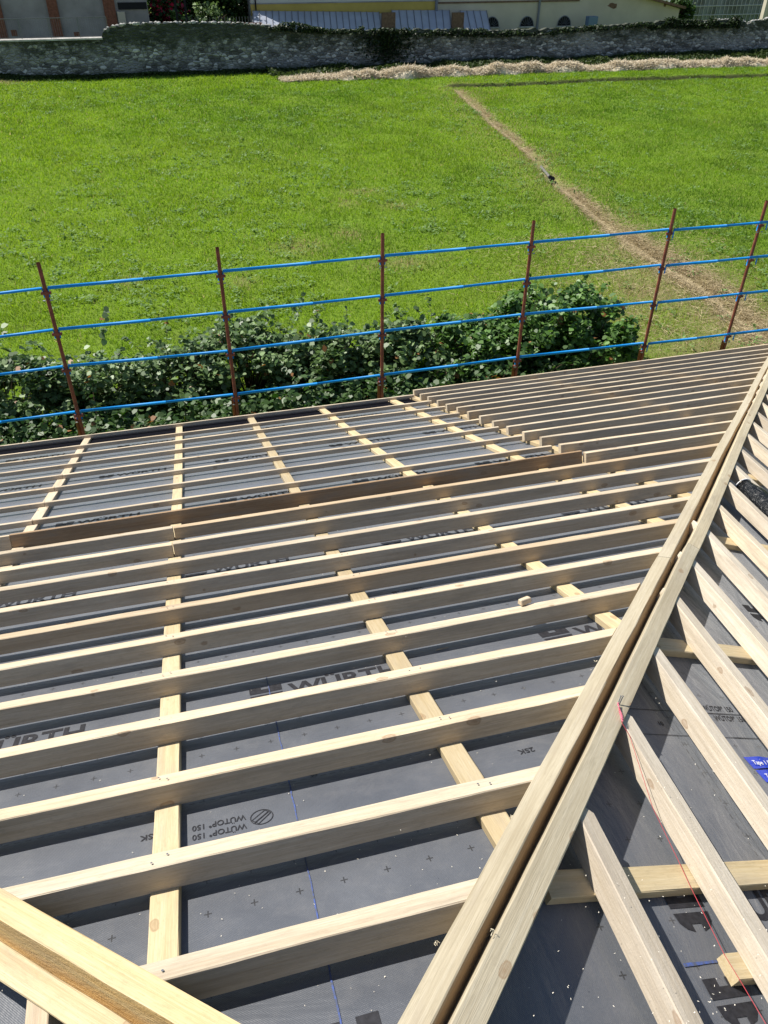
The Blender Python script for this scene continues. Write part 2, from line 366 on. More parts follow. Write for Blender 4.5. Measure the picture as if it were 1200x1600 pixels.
strip('A', [(0.097 + random.uniform(-.0015, .0015), 1.2 + i * 0.05) for i in range(42)], 0.0042, mc)
strip('A', [(-0.335 + random.uniform(-.001, .001), 1.55 + i * 0.05) for i in range(4)], 0.006, mc)
strip('B', [(0.70, 1.78 + 0.04 * i) for i in range(6)], 0.008, mc)
# lettering on the right-hand slope: reads down the slope
def putB(me, y, v, rot):
    lm = Matrix.Translation((-y, v, MEM['B'] + 0.0018)) @ Matrix.Rotation(rot, 4, 'Z'); return link('printed_lettering', me, M['print'], memB, FR['B'] @ lm)
rB = math.pi / 2
putB(me_small, 1.625, 2.57, rB); putB(me_small, 1.575, 2.60, rB); putB(me_ten, 1.535, 2.27, rB)
for (y, v) in ((0.80, 1.84), (2.27, 3.42), (3.9, 5.0)):
    putB(me_logo, y - 0.02, v, rB); putB(me_w, y, v + 0.165, rB)
putB(me_logo, 0.535, 1.815, rB); putB(me_w, 0.545, 1.99, rB)
for y in (1.61, 1.49): strip('B', [(y - 0.02 * 0, 2.0 + i * 0.05) for i in range(24)], 0.003, M['print'], 'lap_line')
# ------------------------------------------------------------------ timbers, slope A
TA = TOP['A']; CT = MEM['A'] + 0.036
def hipL(v): return 0.215 + (v - 1.245) * 0.900 if v < 3.35 else 2.13 + (v - 3.35) * 0.923     # inside the left hip board
def hip2(v): return -0.735 - (v - 1.969) * 0.965
ORD = ['lowest', 'second lowest', 'third from the bottom', 'fourth from the bottom', 'fifth from the bottom', 'sixth from the bottom', 'seventh from the bottom', 'eighth from the bottom', 'ninth from the bottom', 'tenth from the bottom', 'eleventh from the bottom', 'twelfth from the bottom']
thick = [1.205, 1.583, 1.973, 2.358, 2.733, 3.109, 3.486, 3.851, 4.205, 4.570, 4.940, 5.305]
SL = ['thick batten barely showing at the bottom edge, beside the hip boards', 'lowest full thick batten, starting at the orange hip board in the corner',
      'second lowest full thick batten, its left end on the orange board joint', 'thick batten just above the upside-down lettering and round emblem',
      'thick batten just above the dashed lap line', 'thick batten cutting across the big lettering in the middle', 'thick batten just above the big lettering, with the pine offcut on it',
      'second thick batten above the big lettering', 'fifth thick batten below the old brown plank', 'fourth thick batten below the old brown plank, under black lettering', '', '']
thick_note = None
G1 = 'thick battens running across the near slope to the hip'
for i, v in enumerate(thick):
    vc = v - 0.0315
    u0, u1 = max(hip2(vc), -2.6 if i < 8 else -3.2), hipL(vc)
    rot = random.uniform(-.012, .012)
    dv = random.uniform(-.004, .004)
    mtb = M['batten']
    k0 = -0.93 if u0 == hip2(vc) else 0
    if i in (10, 11):
        beam('batten', 'A', (u0, vc), (-0.309, vc - 0.012), .063, .083, TA, mtb, 'left piece of the jointed thick batten %s' % ('directly below the old brown plank' if i == 11 else 'second below the old brown plank'), 'batten', G1, k0, 0)
        beam('batten', 'A', (-0.302, vc - 0.004), (u1, vc + 0.004), .063, .083, TA, mtb, 'right piece of the jointed thick batten %s' % ('directly below the old brown plank' if i == 11 else 'second below the old brown plank'), 'batten', G1, 0, .93)
    else:
        beam('batten', 'A', (u0, vc + dv), (u1, vc - dv), .063, .083, TA + random.uniform(-.003, .002), mtb, SL[i], 'batten', G1, k0, .93)
fa = [6.032, 6.386, 6.693, 7.042, 7.396, 7.736, 8.078, 8.418, 8.717, 9.044, 9.421, 9.703, 10.132]
fb = [6.014, 6.365, 6.718, 7.09, 7.435, 7.788, 8.148, 8.482, 8.813, 9.16, 9.499, 9.853, 10.30]
fu = [2.884, 2.871, 2.840, 2.825, 2.815, 2.805, 2.795, 2.787, 2.759, 2.753, 2.75, 2.733, 2.765]
ub = [3.65, 3.86, 4.07, 4.30, 4.5, 4.72, 4.94, 5.14, 5.34, 5.55, 5.75, 5.97, 6.28]
G2 = 'thick battens starting on the fifth counter batten, upper right of the roof'
ORD2 = ['first', 'second', 'third', 'fourth', 'fifth', 'sixth', 'seventh', 'eighth', 'ninth', 'tenth', 'eleventh', 'twelfth', 'last']
beam('batten', 'A', (2.915, 5.626), (hipL(5.62), 5.620), .055, .083, TA, M['batten'], 'thick pine batten continuing the line of the old brown plank to the hip boards', 'batten', G2, 0, .93)
for i in range(13):
    sl_ = (fb[i] - fa[i]) / (ub[i] - fu[i]); vend = fa[i] - 0.03 + sl_ * (hipL(fb[i]) - fu[i]) * 0.8
    beam('batten', 'A', (fu[i], fa[i] - .03), (hipL(vend), vend), .055, .083, TA, M['batten'],
         ('outermost thick batten along the eave, right half of the roof' if i == 12 else '%s thick batten with a squared left end, counted from the brown plank' % ORD2[i]), 'batten', G2, 0, .93)
# brown plank and its lighter neighbour
beam('plank', 'A', (-1.408, 5.640), (2.903, 5.655), .028, .125, TA + .012, M['brown'], 'old brown plank on edge between the thick and the thin battens', 'plank', None)
beam('plank', 'A', (-3.6, 5.640), (-1.415, 5.640), .028, .122, TA + .010, M['batten'], 'pale plank end at the left edge, in line with the old brown plank', 'plank', None)
# thin battens, upper left
tv = [6.222, 6.764, 7.297, 7.808, 8.318, 8.862, 9.355]; tend = [2.90, 2.86, 2.84, 2.825, 2.78, 2.79, 2.775]
G3 = 'thin battens across the upper left of the roof'
TH = TA - 0.045
for i, v in enumerate(tv):
    lab = ['nearest to the old brown plank', 'second from the old brown plank', 'third from the old brown plank', 'fourth from the old brown plank', 'fifth from the old brown plank', 'second from the eave board', 'nearest to the eave board'][i]
    if i < 4:
        beam('thin_batten', 'A', (-4.2, v - .02), (-1.372, v - .022), .042, .043, TH, M['batten'], 'short left piece of the thin batten %s' % lab, 'batten', G3)
        beam('thin_batten', 'A', (-1.368, v - .02), (tend[i], v - .018), .042, .043, TH, M['batten'], 'long piece of the thin batten %s' % lab, 'batten', G3)
    else:
        beam('thin_batten', 'A', (-4.2, v - .02), (tend[i], v - .018), .042, .043, TH, M['batten'], 'unbroken thin batten, %s' % lab, 'batten', G3)
beam('eave_batten', 'A', (-4.6, 10.03), (2.74, 10.02), .045, .043, TH, M['batten'], 'pale batten along the left half of the eave, in front of the scaffold posts', 'batten', None)
# counter battens slope A
G4 = 'counter battens running down the near slope'
cbs = [((-1.36, 2.7), (-1.395, 10.15), 'leftmost counter batten, slanting at the left edge of the roof'), ((-0.302, 1.45), (-0.302, 10.1), 'yellow counter batten running nearly upright in the photo, nearest to the left'),
       ((0.67, 1.75), (0.585, 10.1), 'yellow counter batten in the middle of the photo, between the upright one and the hip'), ((1.655, 2.82), (1.50, 10.1), 'counter batten ending at the hip boards beside the big lettering, third of the near slope'),
       ((2.60, 3.85), (2.445, 10.1), 'counter batten just left of the squared batten ends'), ((3.05, 4.4), (2.745, 10.1), 'counter batten carrying the squared left ends of the thick battens'),
       ((4.55, 5.95), (4.50, 10.1), 'counter batten under the thick battens, upper right, nearer the centre'), ((5.9, 7.4), (5.86, 10.1), 'counter batten under the thick battens, upper right, near the hip')]
for i, (a, b2, lab) in enumerate(cbs):
    beam('counter_batten', 'A', a, b2, .080 if i != 1 else .079, .036, CT, M['counter'] if i not in (0,) else M['batten'], lab, 'counter batten', G4)
# little packing wedges under battens where the photo shows them? the counter batten's own side does that
# ------------------------------------------------------------------ hip boards
def hb(name, f, a, b2, W, mt, lab, grp, top=None, H=.118, side=None): return beam(name, f, a, b2, W, H, (TOP[f] + .010) if top is None else top, mt, lab, 'hip board', grp, side=side)
G5 = 'doubled boards along the right hip'
q = 0.0325
hb('hip_board', 'A', (0.196 - .30 + q * .75, 1.245 - .337 - q * .66), (2.127 + q * .75, 3.345 - q * .66), .066, M['hip'], 'near length of the left board of the right-hand hip, below the joint', G5, side=(-1, M['innerface']))
hb('hip_board', 'A', (2.13 + q * .74, 3.351 - q * .67), (8.35 + q * .74, 10.14 - q * .67), .066, M['hip'], 'far length of the left board of the right-hand hip, above the joint', G5, side=(-1, M['innerface']))
hb('hip_board', 'B', (0.591 - .30 - q * .73, 0.954 - .32 + q * .68), (2.68 - q * .73, 3.18 + q * .68), .068, M['hip'], 'near length of the right hip board, with nails and pink string on it', G5)
hb('hip_board', 'B', (2.685 - q * .73, 3.186 + q * .68), (9.05 - q * .73, 9.85 + q * .68), .066, M['hip'], 'far length of the right board of the right-hand hip, up to the eave corner', G5)
G6 = 'doubled boards along the left hip'
hb('hip_board', 'A', (-0.01, 1.198), (-0.72 - .0245, 1.967 - .022), .069, M['orange'], 'yellow hip board with a rough orange side in the bottom left corner', G6, side=(1, M['roughorange']))
hb('hip_board', 'A', (-0.72 - .030, 1.967 - .017), (-3.2, 4.45), .069, M['orange'], 'short visible end of the next hip board at the left edge', G6, side=(1, M['roughorange']))
hb('hip_board', 'C', (0.52, 0.768), (3.4, 3.98), .067, M['orange'], 'lower board of the left-hand hip in the bottom left corner, with a nail knot', G6)
# ------------------------------------------------------------------ slope B
TB = TOP['B']; CB = MEM['B'] + 0.036
bv = [1.631, 2.019, 2.404, 2.775, 3.133, 3.505, 3.87, 4.24, 4.57, 4.92, 5.29, 5.66, 5.99, 6.35, 6.70, 7.06, 7.4]
G7 = 'rough battens fanning down the right slope'
labB = ['lowest in the photo, pointed tip in the dark shadow', 'with the pink string running along it', 'passing between the string and the small lettering', 'just right of the small lettering', 'starting level with the hip board joints', 'sixth along the hip', 'seventh along the hip', 'just left of the black bag', 'just right of the black bag', 'second beyond the black bag', 'third beyond the black bag', 'fourth beyond the black bag', 'fifth beyond the black bag', 'sixth beyond the black bag', 'seventh beyond the black bag', 'eighth beyond the black bag', 'ninth beyond the black bag, near the eave corner']
def hipR(v): return 0.553 + (v - 1.052) * 0.972 if v < 3.8 else 3.14 + (v - 3.765) * 0.963
for i, v in enumerate(bv):
    vc = v - .0315; y1 = hipR(vc) + .03
    beam('rough_batten', 'B', (-2.4, vc + random.uniform(-.006, .006)), (y1, vc), .063, .083, TB + random.uniform(-.003, .002), M['batten_rough'], 'rough batten of the right slope, %s' % labB[i], 'batten', G7, 0, 0.93)
G8 = 'counter battens on the right slope'
for (u, v0, lab) in ((0.928, 1.42, 'counter batten lying level across the lower right corner under the rough battens'), (1.960, 2.50, 'counter batten of the right slope level with the middle of the photo'), (2.94, 3.52, 'counter batten of the right slope beside the black bag'), (3.95, 4.6, 'counter batten of the right slope, farthest up the photo'), (-0.1, 0.5, None)):
    if lab: beam('counter_batten', 'B', (u, v0), (u - .03, 10.0), .080, .036, CB, M['counter'], lab, 'counter batten', G8)
beam('wood_block', 'B', (0.667, 1.905), (0.655, 2.40), .072, .036, CB, M['orange'], 'short sawn block under the rough batten in the lower right corner', 'block', None)
# slope C, a little of it shows in the corner
G9 = 'battens on the left slope'
for i, (v, lab) in enumerate(((1.30, 'batten end on the left slope under the lower orange hip board'), (1.68, 'batten on the left slope at the very bottom left corner'))):
    beam('batten', 'C', (0.2 - 2.4, v), (.885 + (v - 1.214) * .885, v), .063, .083, TOP['C'], M['batten'], lab, 'batten', G9, 0, .88)
# ------------------------------------------------------------------ small things on the roof
M['string'] = simple('red_string', (0.42, 0.06, 0.07), 0.7, 0.2); M['pink'] = simple('pink_string', (0.75, 0.22, 0.28), 0.8, 0.1)
M['nail'] = simple('nail_steel', (0.25, 0.25, 0.26), 0.4, 0.5, metal=0.8)
def pB(x, y, wz):
    u, v = on('B', x, y, wz); return P3('B', u, v, wz)
nb = pB(965, 1099, TB + .020)
bm = bmesh.new()
tube(bm, [nb, pB(972, 1130, TB + .013), pB(984, 1150, TB + .002), pB(1020, 1262, TB - .045), pB(1060, 1345, TB - .075), pB(1080, 1388, CB + .003), pB(1132, 1492, CB + .004), pB(1160, 1538, CB + .004), pB(1200, 1606, CB + .01), pB(1260, 1720, CB + .01)], .0010, 6)
st = link('string_line', bmme(bm), M['string']); tag(st, 'thin red string stretched from the nails on the hip board down the right slope', 'string')
bm = bmesh.new(); Zb = FR['B'].col[2].to_3d()
pts = []
for k in range(34):
    t = k / 33; c = nb.lerp(pB(972, 1127, TB + .016), t); pts.append(c + Zb * (.002 + .003 * math.sin(k * 1.9)) + RX * .0030 * math.cos(k * 2.1))
tube(bm, pts, .0022, 6); wd = link('string_winding', bmme(bm), M['pink']); tag(wd, 'pink string wound round the two nails on the right hip board', 'string')
for k, (x0, y0, x1, y1, lb) in enumerate(((963, 1090, 965, 1102, 'left of the two nails holding the pink string on the hip board'), (968, 1090, 967, 1102, 'right of the two nails holding the pink string on the hip board'))):
    bm = bmesh.new(); a = pB(x1, y1, TB + .009); b2 = a + Zb * .028 + (pB(x0, y0, TB + .012) - a) * .5
    tube(bm, [a, b2], .0017, 8); e = (b2 - a).normalized(); tube(bm, [b2, b2 + e * .0015], .0038, 10)
    o = link('nail', bmme(bm), M['nail']); tag(o, lb, 'nail', 'nails holding the string')
# black bag / foil cartridge
mt, n, b = mat('black_foil'); b.inputs['Base Color'].default_value = (0.02, 0.022, 0.025, 1); b.inputs['Roughness'].default_value = 0.28; k = N(n)
k.bump(k.noise(k.new('ShaderNodeTexCoord').outputs['Object'], 22, 5, 0.6, 1.0), 0.9, 0.02, b); M['foil'] = mt
M['whiteprint'] = simple('white_print', (0.75, 0.75, 0.75), 0.5, 0.3)
bag = empty('bag', P3('B', 3.5, 4.40, MEM['B'])); tag(bag, 'crumpled black plastic bag lying open between rough battens of the right slope', 'bag')
bm = bmesh.new(); n = 18; rings = []
for i in range(15):
    t = i / 14; y = 3.64 - 0.85 * t; rad = .062 + .045 * min(1, t * 3) - .01 * t
    ring = []
    for j in range(n):
        a = 2 * math.pi * j / n; q2 = rad * (1 + .16 * noise.noise(Vector((i * .45, math.cos(a) * 1.4, math.sin(a) * 1.4))))
        ring.append(bm.verts.new((-y, 4.44 + q2 * math.cos(a) * .92, MEM['B'] + .085 + q2 * .85 * math.sin(a))))
    rings.append(ring)
for i in range(14):
    for j in range(n): bm.faces.new((rings[i][j], rings[i][(j+1) % n], rings[i+1][(j+1) % n], rings[i+1][j]))
bm.faces.new(rings[-1][::-1])
bmesh.ops.solidify(bm, geom=bm.faces[:], thickness=.003)
bo = link('bag_body', bmme(bm), M['foil'], bag, FR['B'], smooth=True)
bm = bmesh.new(); pts = []
for j in range(n + 1):
    a = 2 * math.pi * j / n; pts.append((-3.642, 4.44 + .066 * math.cos(a) * .92, MEM['B'] + .085 + .066 * .85 * math.sin(a)))
tube(bm, pts, .004, 6); link('white_rim', bmme(bm), M['whiteprint'], bag, FR['B'], smooth=True)
# offcut on a batten
def chip(name, f, u, v, wz, L, W, H, rot, mt, lab, cat='offcut'):
    bm = bmesh.new()
    box(bm, -L/2, L/2, -W/2, W/2, 0, H)
    for vv in bm.verts:
        if vv.co.z > 0: vv.co.x *= .82; vv.co.y *= .7
        vv.co += Vector((random.uniform(-1, 1), random.uniform(-1, 1), random.uniform(-.5, .5))) * H * .15
    bmesh.ops.bevel(bm, geom=bm.edges[:], offset=H * .14, segments=1, affect='EDGES')
    o = link(name, bmme(bm), mt, None, FR[f] @ Matrix.Translation((SG[f] * u, v, wz)) @ Matrix.Rotation(rot, 4, 'Z')); tag(o, lab, cat); return o
uu, vv_ = on('A', 820, 943, TA)
chip('wood_offcut', 'A', uu, vv_ , TA + .001, .065, .036, .026, .2, M['batten'], 'small pale pine offcut lying on a thick batten left of the hip boards')
uu, vv_ = on('A', 691, 1015, MEM['A']); chip('wood_splinter', 'A', uu, vv_, MEM['A'] + .003, .06, .006, .005, .05, M['batten'], 'thin splinter lying on the membrane between thick battens near the big lettering', 'splinter')
# curled splinters hanging at cut ends
M['straw'] = simple('straw_splinters', (0.75, 0.66, 0.48), 0.8, 0.2)
for k, (f, x, y, wz, lab) in enumerate((('A', 798, 1278, TA - .02, 'tuft of splinters under the batten end at the left hip board edge, lower middle'), ('A', 862, 1018, TA - .03, 'wispy shaving stuck on the side of a thick batten left of the hip'), ('A', 683, 1475, TA - .05, 'little curl of wood under the left hip board near the bottom'), ('A', 930, 1033, TA - .04, 'frayed splinters at a batten end touching the hip board'), ('B', 769, 1456, TB + .012, 'frayed splinter standing on the inner edge of the right hip board'), ('A', 662, 1470, TA - .06, None))):
    if not lab: continue
    u, v = on(f, x, y, wz); c = P3(f, u, v, wz); bm = bmesh.new(); rr = random.Random(k)
    for j in range(4):
        d = Vector((rr.uniform(-1, 1), rr.uniform(-1, 1), rr.uniform(-.2, 1))).normalized(); e = Vector((rr.uniform(-1, 1), rr.uniform(-1, 1), rr.uniform(-1, 1))) * .008
        L = rr.uniform(.004, .011); e *= .5; tube(bm, [c + e, c + d * L * .4 + e * 1.5, c + d * L * .8 + e * .6, c + d * L * .7 - e], .0007, 4)
    o = link('wood_shaving', bmme(bm), M['straw']); tag(o, lab, 'wood shaving', 'curled shavings and splinters at the cut ends')
# sawdust and chips
def chips(f, n_, ur, vr, dens_v):
    out = []
    for _ in range(n_):
        u = random.uniform(*ur); v = vr[0] + (vr[1] - vr[0]) * random.random() ** dens_v
        L = random.uniform(.0012, .0045) * (1.7 if random.random() < .08 else 1); W = random.uniform(.0008, .0022); a = random.uniform(0, math.pi)
        cx, cy = math.cos(a), math.sin(a); z = MEM[f] + random.uniform(.0015, .004)
        for (s1, s2) in ((-1, -1), (1, -1), (1, 1), (-1, 1)):
            out.append(FR[f] @ Vector((SG[f] * u + s1 * L/2 * cx - s2 * W/2 * cy, v + s1 * L/2 * cy + s2 * W/2 * cx, z + (.001 if s1 > 0 else 0))))
    return out
vs = chips('A', 850, (-1.2, 1.6), (1.15, 4.6), 1.9) + chips('B', 50, (-0.2, 2.5), (1.0, 3.6), 1.2)
me = npmesh('chips', np.array([tuple(v) for v in vs]), 4)
M['dust'] = simple('pale_sawdust', (0.72, 0.66, 0.55), 0.8, 0.2)
o = link('wood_chips', me, M['dust']); tag(o, 'pale sawdust and wood chips sprinkled over the dark membrane', 'wood chips', None, 'stuff')
# nail / screw heads on battens: dark dots
nh = []
for v in thick[1:9]:
    for (ua, ub_) in ((-0.302, -0.302), (0.66, 0.655)):
        for dx in (-.018, .017):
            if ua > hipL(v) - .05: continue
            nh.append((ua + dx + random.uniform(-.006, .006), v - .03 + random.uniform(-.012, .012)))
bm = bmesh.new()
for u, v in nh:
    c = [bm.verts.new((u + .0034 * math.cos(a * math.pi / 4), v + .0034 * math.sin(a * math.pi / 4), TA + .0035)) for a in range(8)]; bm.faces.new(c)
o = link('screw_heads', bmme(bm), M['nail'], None, FR['A']); tag(o, 'small dark screw heads sunk into the tops of the thick battens over the counter battens', 'screws', None, 'stuff')
# blue tape
mt, n, b = mat('blue_tape'); b.inputs['Base Color'].default_value = (0.02, 0.05, 0.42, 1); b.inputs['Roughness'].default_value = 0.25; k = N(n)
k.bump(k.noise(k.new('ShaderNodeTexCoord').outputs['Object'], 30, 3), 0.5, 0.004, b); M['tape'] = mt
tp = empty('adhesive_tape', P3('B', 1.33, 2.7, MEM['B'])); tag(tp, 'two shiny blue strips of adhesive tape with white lettering on the right slope membrane', 'tape')
me_tape = text_mesh('Tape 1 PI   Tape 1 PI   Tape 1 PI', 0.026, 0.0004)
for (y, v0, v1) in ((1.372, 2.60, 3.4), (1.312, 2.615, 3.4)):
    bm = bmesh.new(); nn = 30; pv = None
    for i in range(nn + 1):
        v = v0 + (v1 - v0) * i / nn; z = MEM['B'] + .004 + .003 * math.sin(i * 1.3 + y * 90)
        cur = (bm.verts.new((-y - .027, v, z)), bm.verts.new((-y + .027, v + (.01 if i == 0 else 0), z + .001)))
        if pv: bm.faces.new((pv[0], pv[1], cur[1], cur[0]))
        pv = cur
    link('tape_strip', bmme(bm), M['tape'], tp, FR['B'], smooth=True)
    link('tape_lettering', me_tape, M['whiteprint'], tp, FR['B'] @ Matrix.Translation((-y + .012, v0 + .02, MEM['B'] + .0095)) @ Matrix.Rotation(rB, 4, 'Z'))
# ------------------------------------------------------------------ scaffold guard rail
M['rust'] = simple('rust_red_tube', (0.20, 0.058, 0.035), 0.62, 0.35, var=0.35, scale=9, bump=0.3, bdist=.003)
M['blue'] = simple('blue_painted_tube', (0.002, 0.25, 0.66), 0.5, 0.3, var=0.12, scale=6)
M['zinc'] = simple('zinc_fittings', (0.35, 0.36, 0.38), 0.35, 0.5, metal=0.8)
PY = 10.2; PX = [-3.85, -1.66, 0.50, 2.68, 4.85, 7.045, 8.57, 10.75]; RZ = [4.72, 4.18, 3.66, 2.98]
rails = {0: [4.70, 4.14, 3.65, 2.96], 1: [4.76, 4.21, 3.69, 3.00], 2: [4.78, 4.22, 3.66, 2.98], 3: [4.80, 4.24, 3.71, 3.01], 4: [4.81, 4.28, 3.74, 3.04], 5: [4.83, 4.30, 3.72, 3.03], 6: [4.83, 4.30, 3.72, 3.03]}
pl = ['just outside the left edge of the photo', 'leftmost in the photo', 'second from the left', 'third from the left, standing upright in the middle', 'fourth from the left, above the squared batten ends', 'fifth from the left', 'at the right edge of the photo near the roof corner', 'past the right edge']
for i, x in enumerate(PX):
    if i in (0, 7): lab = 'rust red scaffold post ' + pl[i]
    p = empty('scaffold_post', (x, PY, 0)); tag(p, 'rust red scaffold post %s' % pl[i], 'scaffold post', 'rust red scaffold posts along the eave')
    bm = bmesh.new(); tube(bm, [(x, PY, 0), (x, PY, 5.07 + .01 * i)], .0242, 14, cap=False)
    tube(bm, [(x, PY, 5.07 + .01 * i), (x, PY, 4.9)], .0205, 14, cap=False)
    link('tube', bmme(bm), M['rust'], p, smooth=True)
    bm = bmesh.new(); tube(bm, [(x - .045, PY + .01, 0), (x - .045, PY + .01, 2.9)], .0242, 14); link('lower_tube', bmme(bm), M['rust'], p, smooth=True)
    for j in range(4):
        z = rails[min(i, 6)][j]
        bm = bmesh.new(); tube(bm, [(x, PY, z - .035), (x, PY, z - .085)], .034, 14); box(bm, x - .062, x + .062, PY - .028, PY + .012, z - .075, z - .045)
        bmesh.ops.bevel(bm, geom=bm.edges[:], offset=.003, segments=1, affect='EDGES')
        cl = link('clamp', bmme(bm), M['rust'], p)
        if j in (0, 3):
            zz = z - .15
            for sx in (-1, 1):
                bm = bmesh.new(); tube(bm, [(x + sx * .024, PY - .03, zz), (x + sx * .056, PY - .03, zz)], .009, 8); link('bolt', bmme(bm), M['zinc'], cl)
GR = 'blue telescopic guard rails between the scaffold posts'
rn = ['top', 'second from the top', 'third from the top', 'bottom']
bayn = ['bay left of the leftmost post', 'bay between leftmost and second posts', 'bay between second and third posts', 'bay between third and fourth posts', 'bay between fourth and fifth posts', 'bay between fifth and corner posts', 'bay beyond the roof corner post']
for i in range(7):
    for j in range(4):
        x0, x1 = PX[i] + .035, PX[i+1] - .035; z0, z1 = rails[i][j], rails[min(i+1, 6)][j]
        yy = PY - (.0 if i < 5 else .045)
        if i >= 5: x0 -= .10 if i == 6 else 0; x1 += .12
        rl = empty('guard_rail', (x0, yy, z0)); tag(rl, 'blue %s guard rail of the %s' % (rn[j], bayn[i]), 'guard rail', GR)
        bm = bmesh.new(); tube(bm, [(x0, yy, z0), (x0 + (x1 - x0) * .55, yy, z0 + (z1 - z0) * .55 - .004)], .0205, 12); link('outer_tube', bmme(bm), M['blue'], rl, smooth=True)
        bm = bmesh.new(); tube(bm, [(x0 + (x1 - x0) * .5, yy, z0 + (z1 - z0) * .5 - .004), (x1, yy, z1)], .0178, 12); link('inner_tube', bmme(bm), M['blue'], rl, smooth=True)
        for xe, ze, sx in ((x0, z0, 1), (x1, z1, -1)):
            bm = bmesh.new(); tube(bm, [(xe, yy, ze), (xe - sx * .004, yy, ze - .04), (xe - sx * .004, yy, ze - .12)], .009, 8); link('hook', bmme(bm), M['blue'], rl, smooth=True)
# ------------------------------------------------------------------ ground
pathpts = [gnd(*q).to_2d() for q in ((715, 140), (770, 190), (830, 240), (862, 280), (900, 310), (960, 360), (1030, 410), (1100, 450), (1190, 520), (1260, 600))]
PP = np.array([(p.x, p.y) for p in pathpts])
def dist_path(x, y):
    d = np.full(np.shape(x), 1e9); 
    for i in range(len(PP) - 1):
        a, b_ = PP[i], PP[i+1]; ab = b_ - a; t = np.clip(((x - a[0]) * ab[0] + (y - a[1]) * ab[1]) / (ab @ ab), 0, 1)
        d = np.minimum(d, np.hypot(x - a[0] - t * ab[0], y - a[1] - t * ab[1]))
    return d
def vnoise(x, y, s, seed=0):
    r_ = np.random.default_rng(seed); G_ = r_.random((256, 256)); x = x * s + 100; y = y * s + 100
    xi = np.floor(x).astype(int); yi = np.floor(y).astype(int); fx = x - xi; fy = y - yi; fx = fx*fx*(3-2*fx); fy = fy*fy*(3-2*fy)
    g = lambda a, b: G_[a % 256, b % 256]
    return (g(xi, yi)*(1-fx)+g(xi+1, yi)*fx)*(1-fy)+(g(xi, yi+1)*(1-fx)+g(xi+1, yi+1)*fx)*fy
WY = lambda x: 60.0
HOLE = PP[3]
def ditch_y(x): return 51.2 - 0.035 * (x - 18)
def height(x, y):
    h = 0.10 * vnoise(x, y, .25, 1) + 0.05 * vnoise(x, y, .9, 2) + 0.03 * vnoise(x, y, 2.5, 3) - .09
    h = h * np.clip((y - 11) / 3, 0, 1)
    d = dist_path(x, y); h -= 0.13 * np.exp(-(d / .22) ** 2); h += 0.05 * np.exp(-((d - .7) / .4) ** 2)
    dd = np.abs(y - ditch_y(x)); on_ = np.clip((x - 17.2) / .6, 0, 1)
    e_ = y - ditch_y(x); h += on_ * (.17 / (1 + np.exp(-e_ / .05))) * np.clip(1 - (e_ - .3) / 4, 0, 1) - on_ * .10 * np.exp(-((e_ + .2) / .18) ** 2)
    h -= 0.75 * np.exp(-(((x - HOLE[0]) ** 2 + (y - HOLE[1]) ** 2) / .16 ** 2))
    h += 0.75 * np.exp(-(((x + 13.2) / 4.2) ** 2 + ((y - 60.5) / 3.0) ** 2))       # grassy hump by the wall
    return h
def dryness(x, y):
    d = dist_path(x, y); wid = 0.26 + 0.22 * np.clip((30 - y) / 12, 0, 1)
    k_ = np.exp(-(d / wid) ** 2) * np.clip(-.05 + 1.5 * vnoise(x, y, 1.6, 9), 0, 1)
    near = np.clip((24 - y) / 5, 0, 1) * np.exp(-((x - 13.0) / 3.0) ** 2) * .5      # mown strip near the house, right
    k2 = near * (0.45 + .8 * vnoise(x, y, .8, 5))
    dl = np.abs(y - (59.2 + .0 * x)); k3 = np.clip(1 - (np.hypot((x + 11) / 5, (y - 59.0) / 2.2)), 0, 1) * 1.3
    # few tawny scars in the middle of the field
    k4 = 0
    for (px, py, sx, sy) in ((565, 300, .8, .35), (540, 318, .4, .5), (620, 322, .6, .4), (545, 365, .5, .5), (470, 385, .9, .7), (630, 410, 1.2, .6), (205, 440, .35, .5), (380, 440, .4, .5)):
        g = gnd(px, py); k4 = np.maximum(k4, np.exp(-(((x - g.x) / sx) ** 2 + ((y - g.y) / sy) ** 2)) * .38)
    k5 = 0
    k6 = np.exp(-(d / 1.7) ** 2) * .35 * vnoise(x, y, .7, 11)
    return np.clip(k_ + k2 + k3 + k4 + k5 + k6, 0, 1)
gx = np.unique(np.concatenate([np.linspace(-260, -22, 14), np.arange(-22, 62, .3), np.linspace(62, 320, 14)]))
gy = np.unique(np.concatenate([np.linspace(-120, 9, 10), np.arange(9, 30, .22), np.arange(30, 49.2, .3), np.arange(49.3, 51.9, .07), np.arange(52.1, 66, .3), np.linspace(66, 400, 16)]))
GX, GY = np.meshgrid(gx, gy); GZ = height(GX, GY)
nx, ny = len(gx), len(gy)
V = np.stack([GX.ravel(), GY.ravel(), GZ.ravel()], 1)
idx = np.arange(nx * ny).reshape(ny, nx)
F = np.stack([idx[:-1, :-1].ravel(), idx[:-1, 1:].ravel(), idx[1:, 1:].ravel(), idx[1:, :-1].ravel()], 1).astype(np.int32)
me = bpy.data.meshes.new('ground'); me.vertices.add(len(V)); me.vertices.foreach_set('co', V.astype(np.float32).ravel())
me.loops.add(F.size); me.loops.foreach_set('vertex_index', F.ravel()); me.polygons.add(len(F)); me.polygons.foreach_set('loop_start', np.arange(0, F.size, 4, dtype=np.int32))
ca = me.color_attributes.new('dry', 'FLOAT_COLOR', 'POINT'); dr = dryness(GX, GY).ravel(); c4 = np.ones((len(V), 4), np.float32); c4[:, 0] = dr; c4[:, 1] = (np.clip((GX - 16.9), 0, 1) * np.exp(-((GY - ditch_y(GX) + .05) / .20) ** 2)).ravel(); c4[:, 2] = 0; ca.data.foreach_set('color', c4.ravel())  # green channel marks the ditch bank, where shade is put into the soil colour
me.update(calc_edges=True)
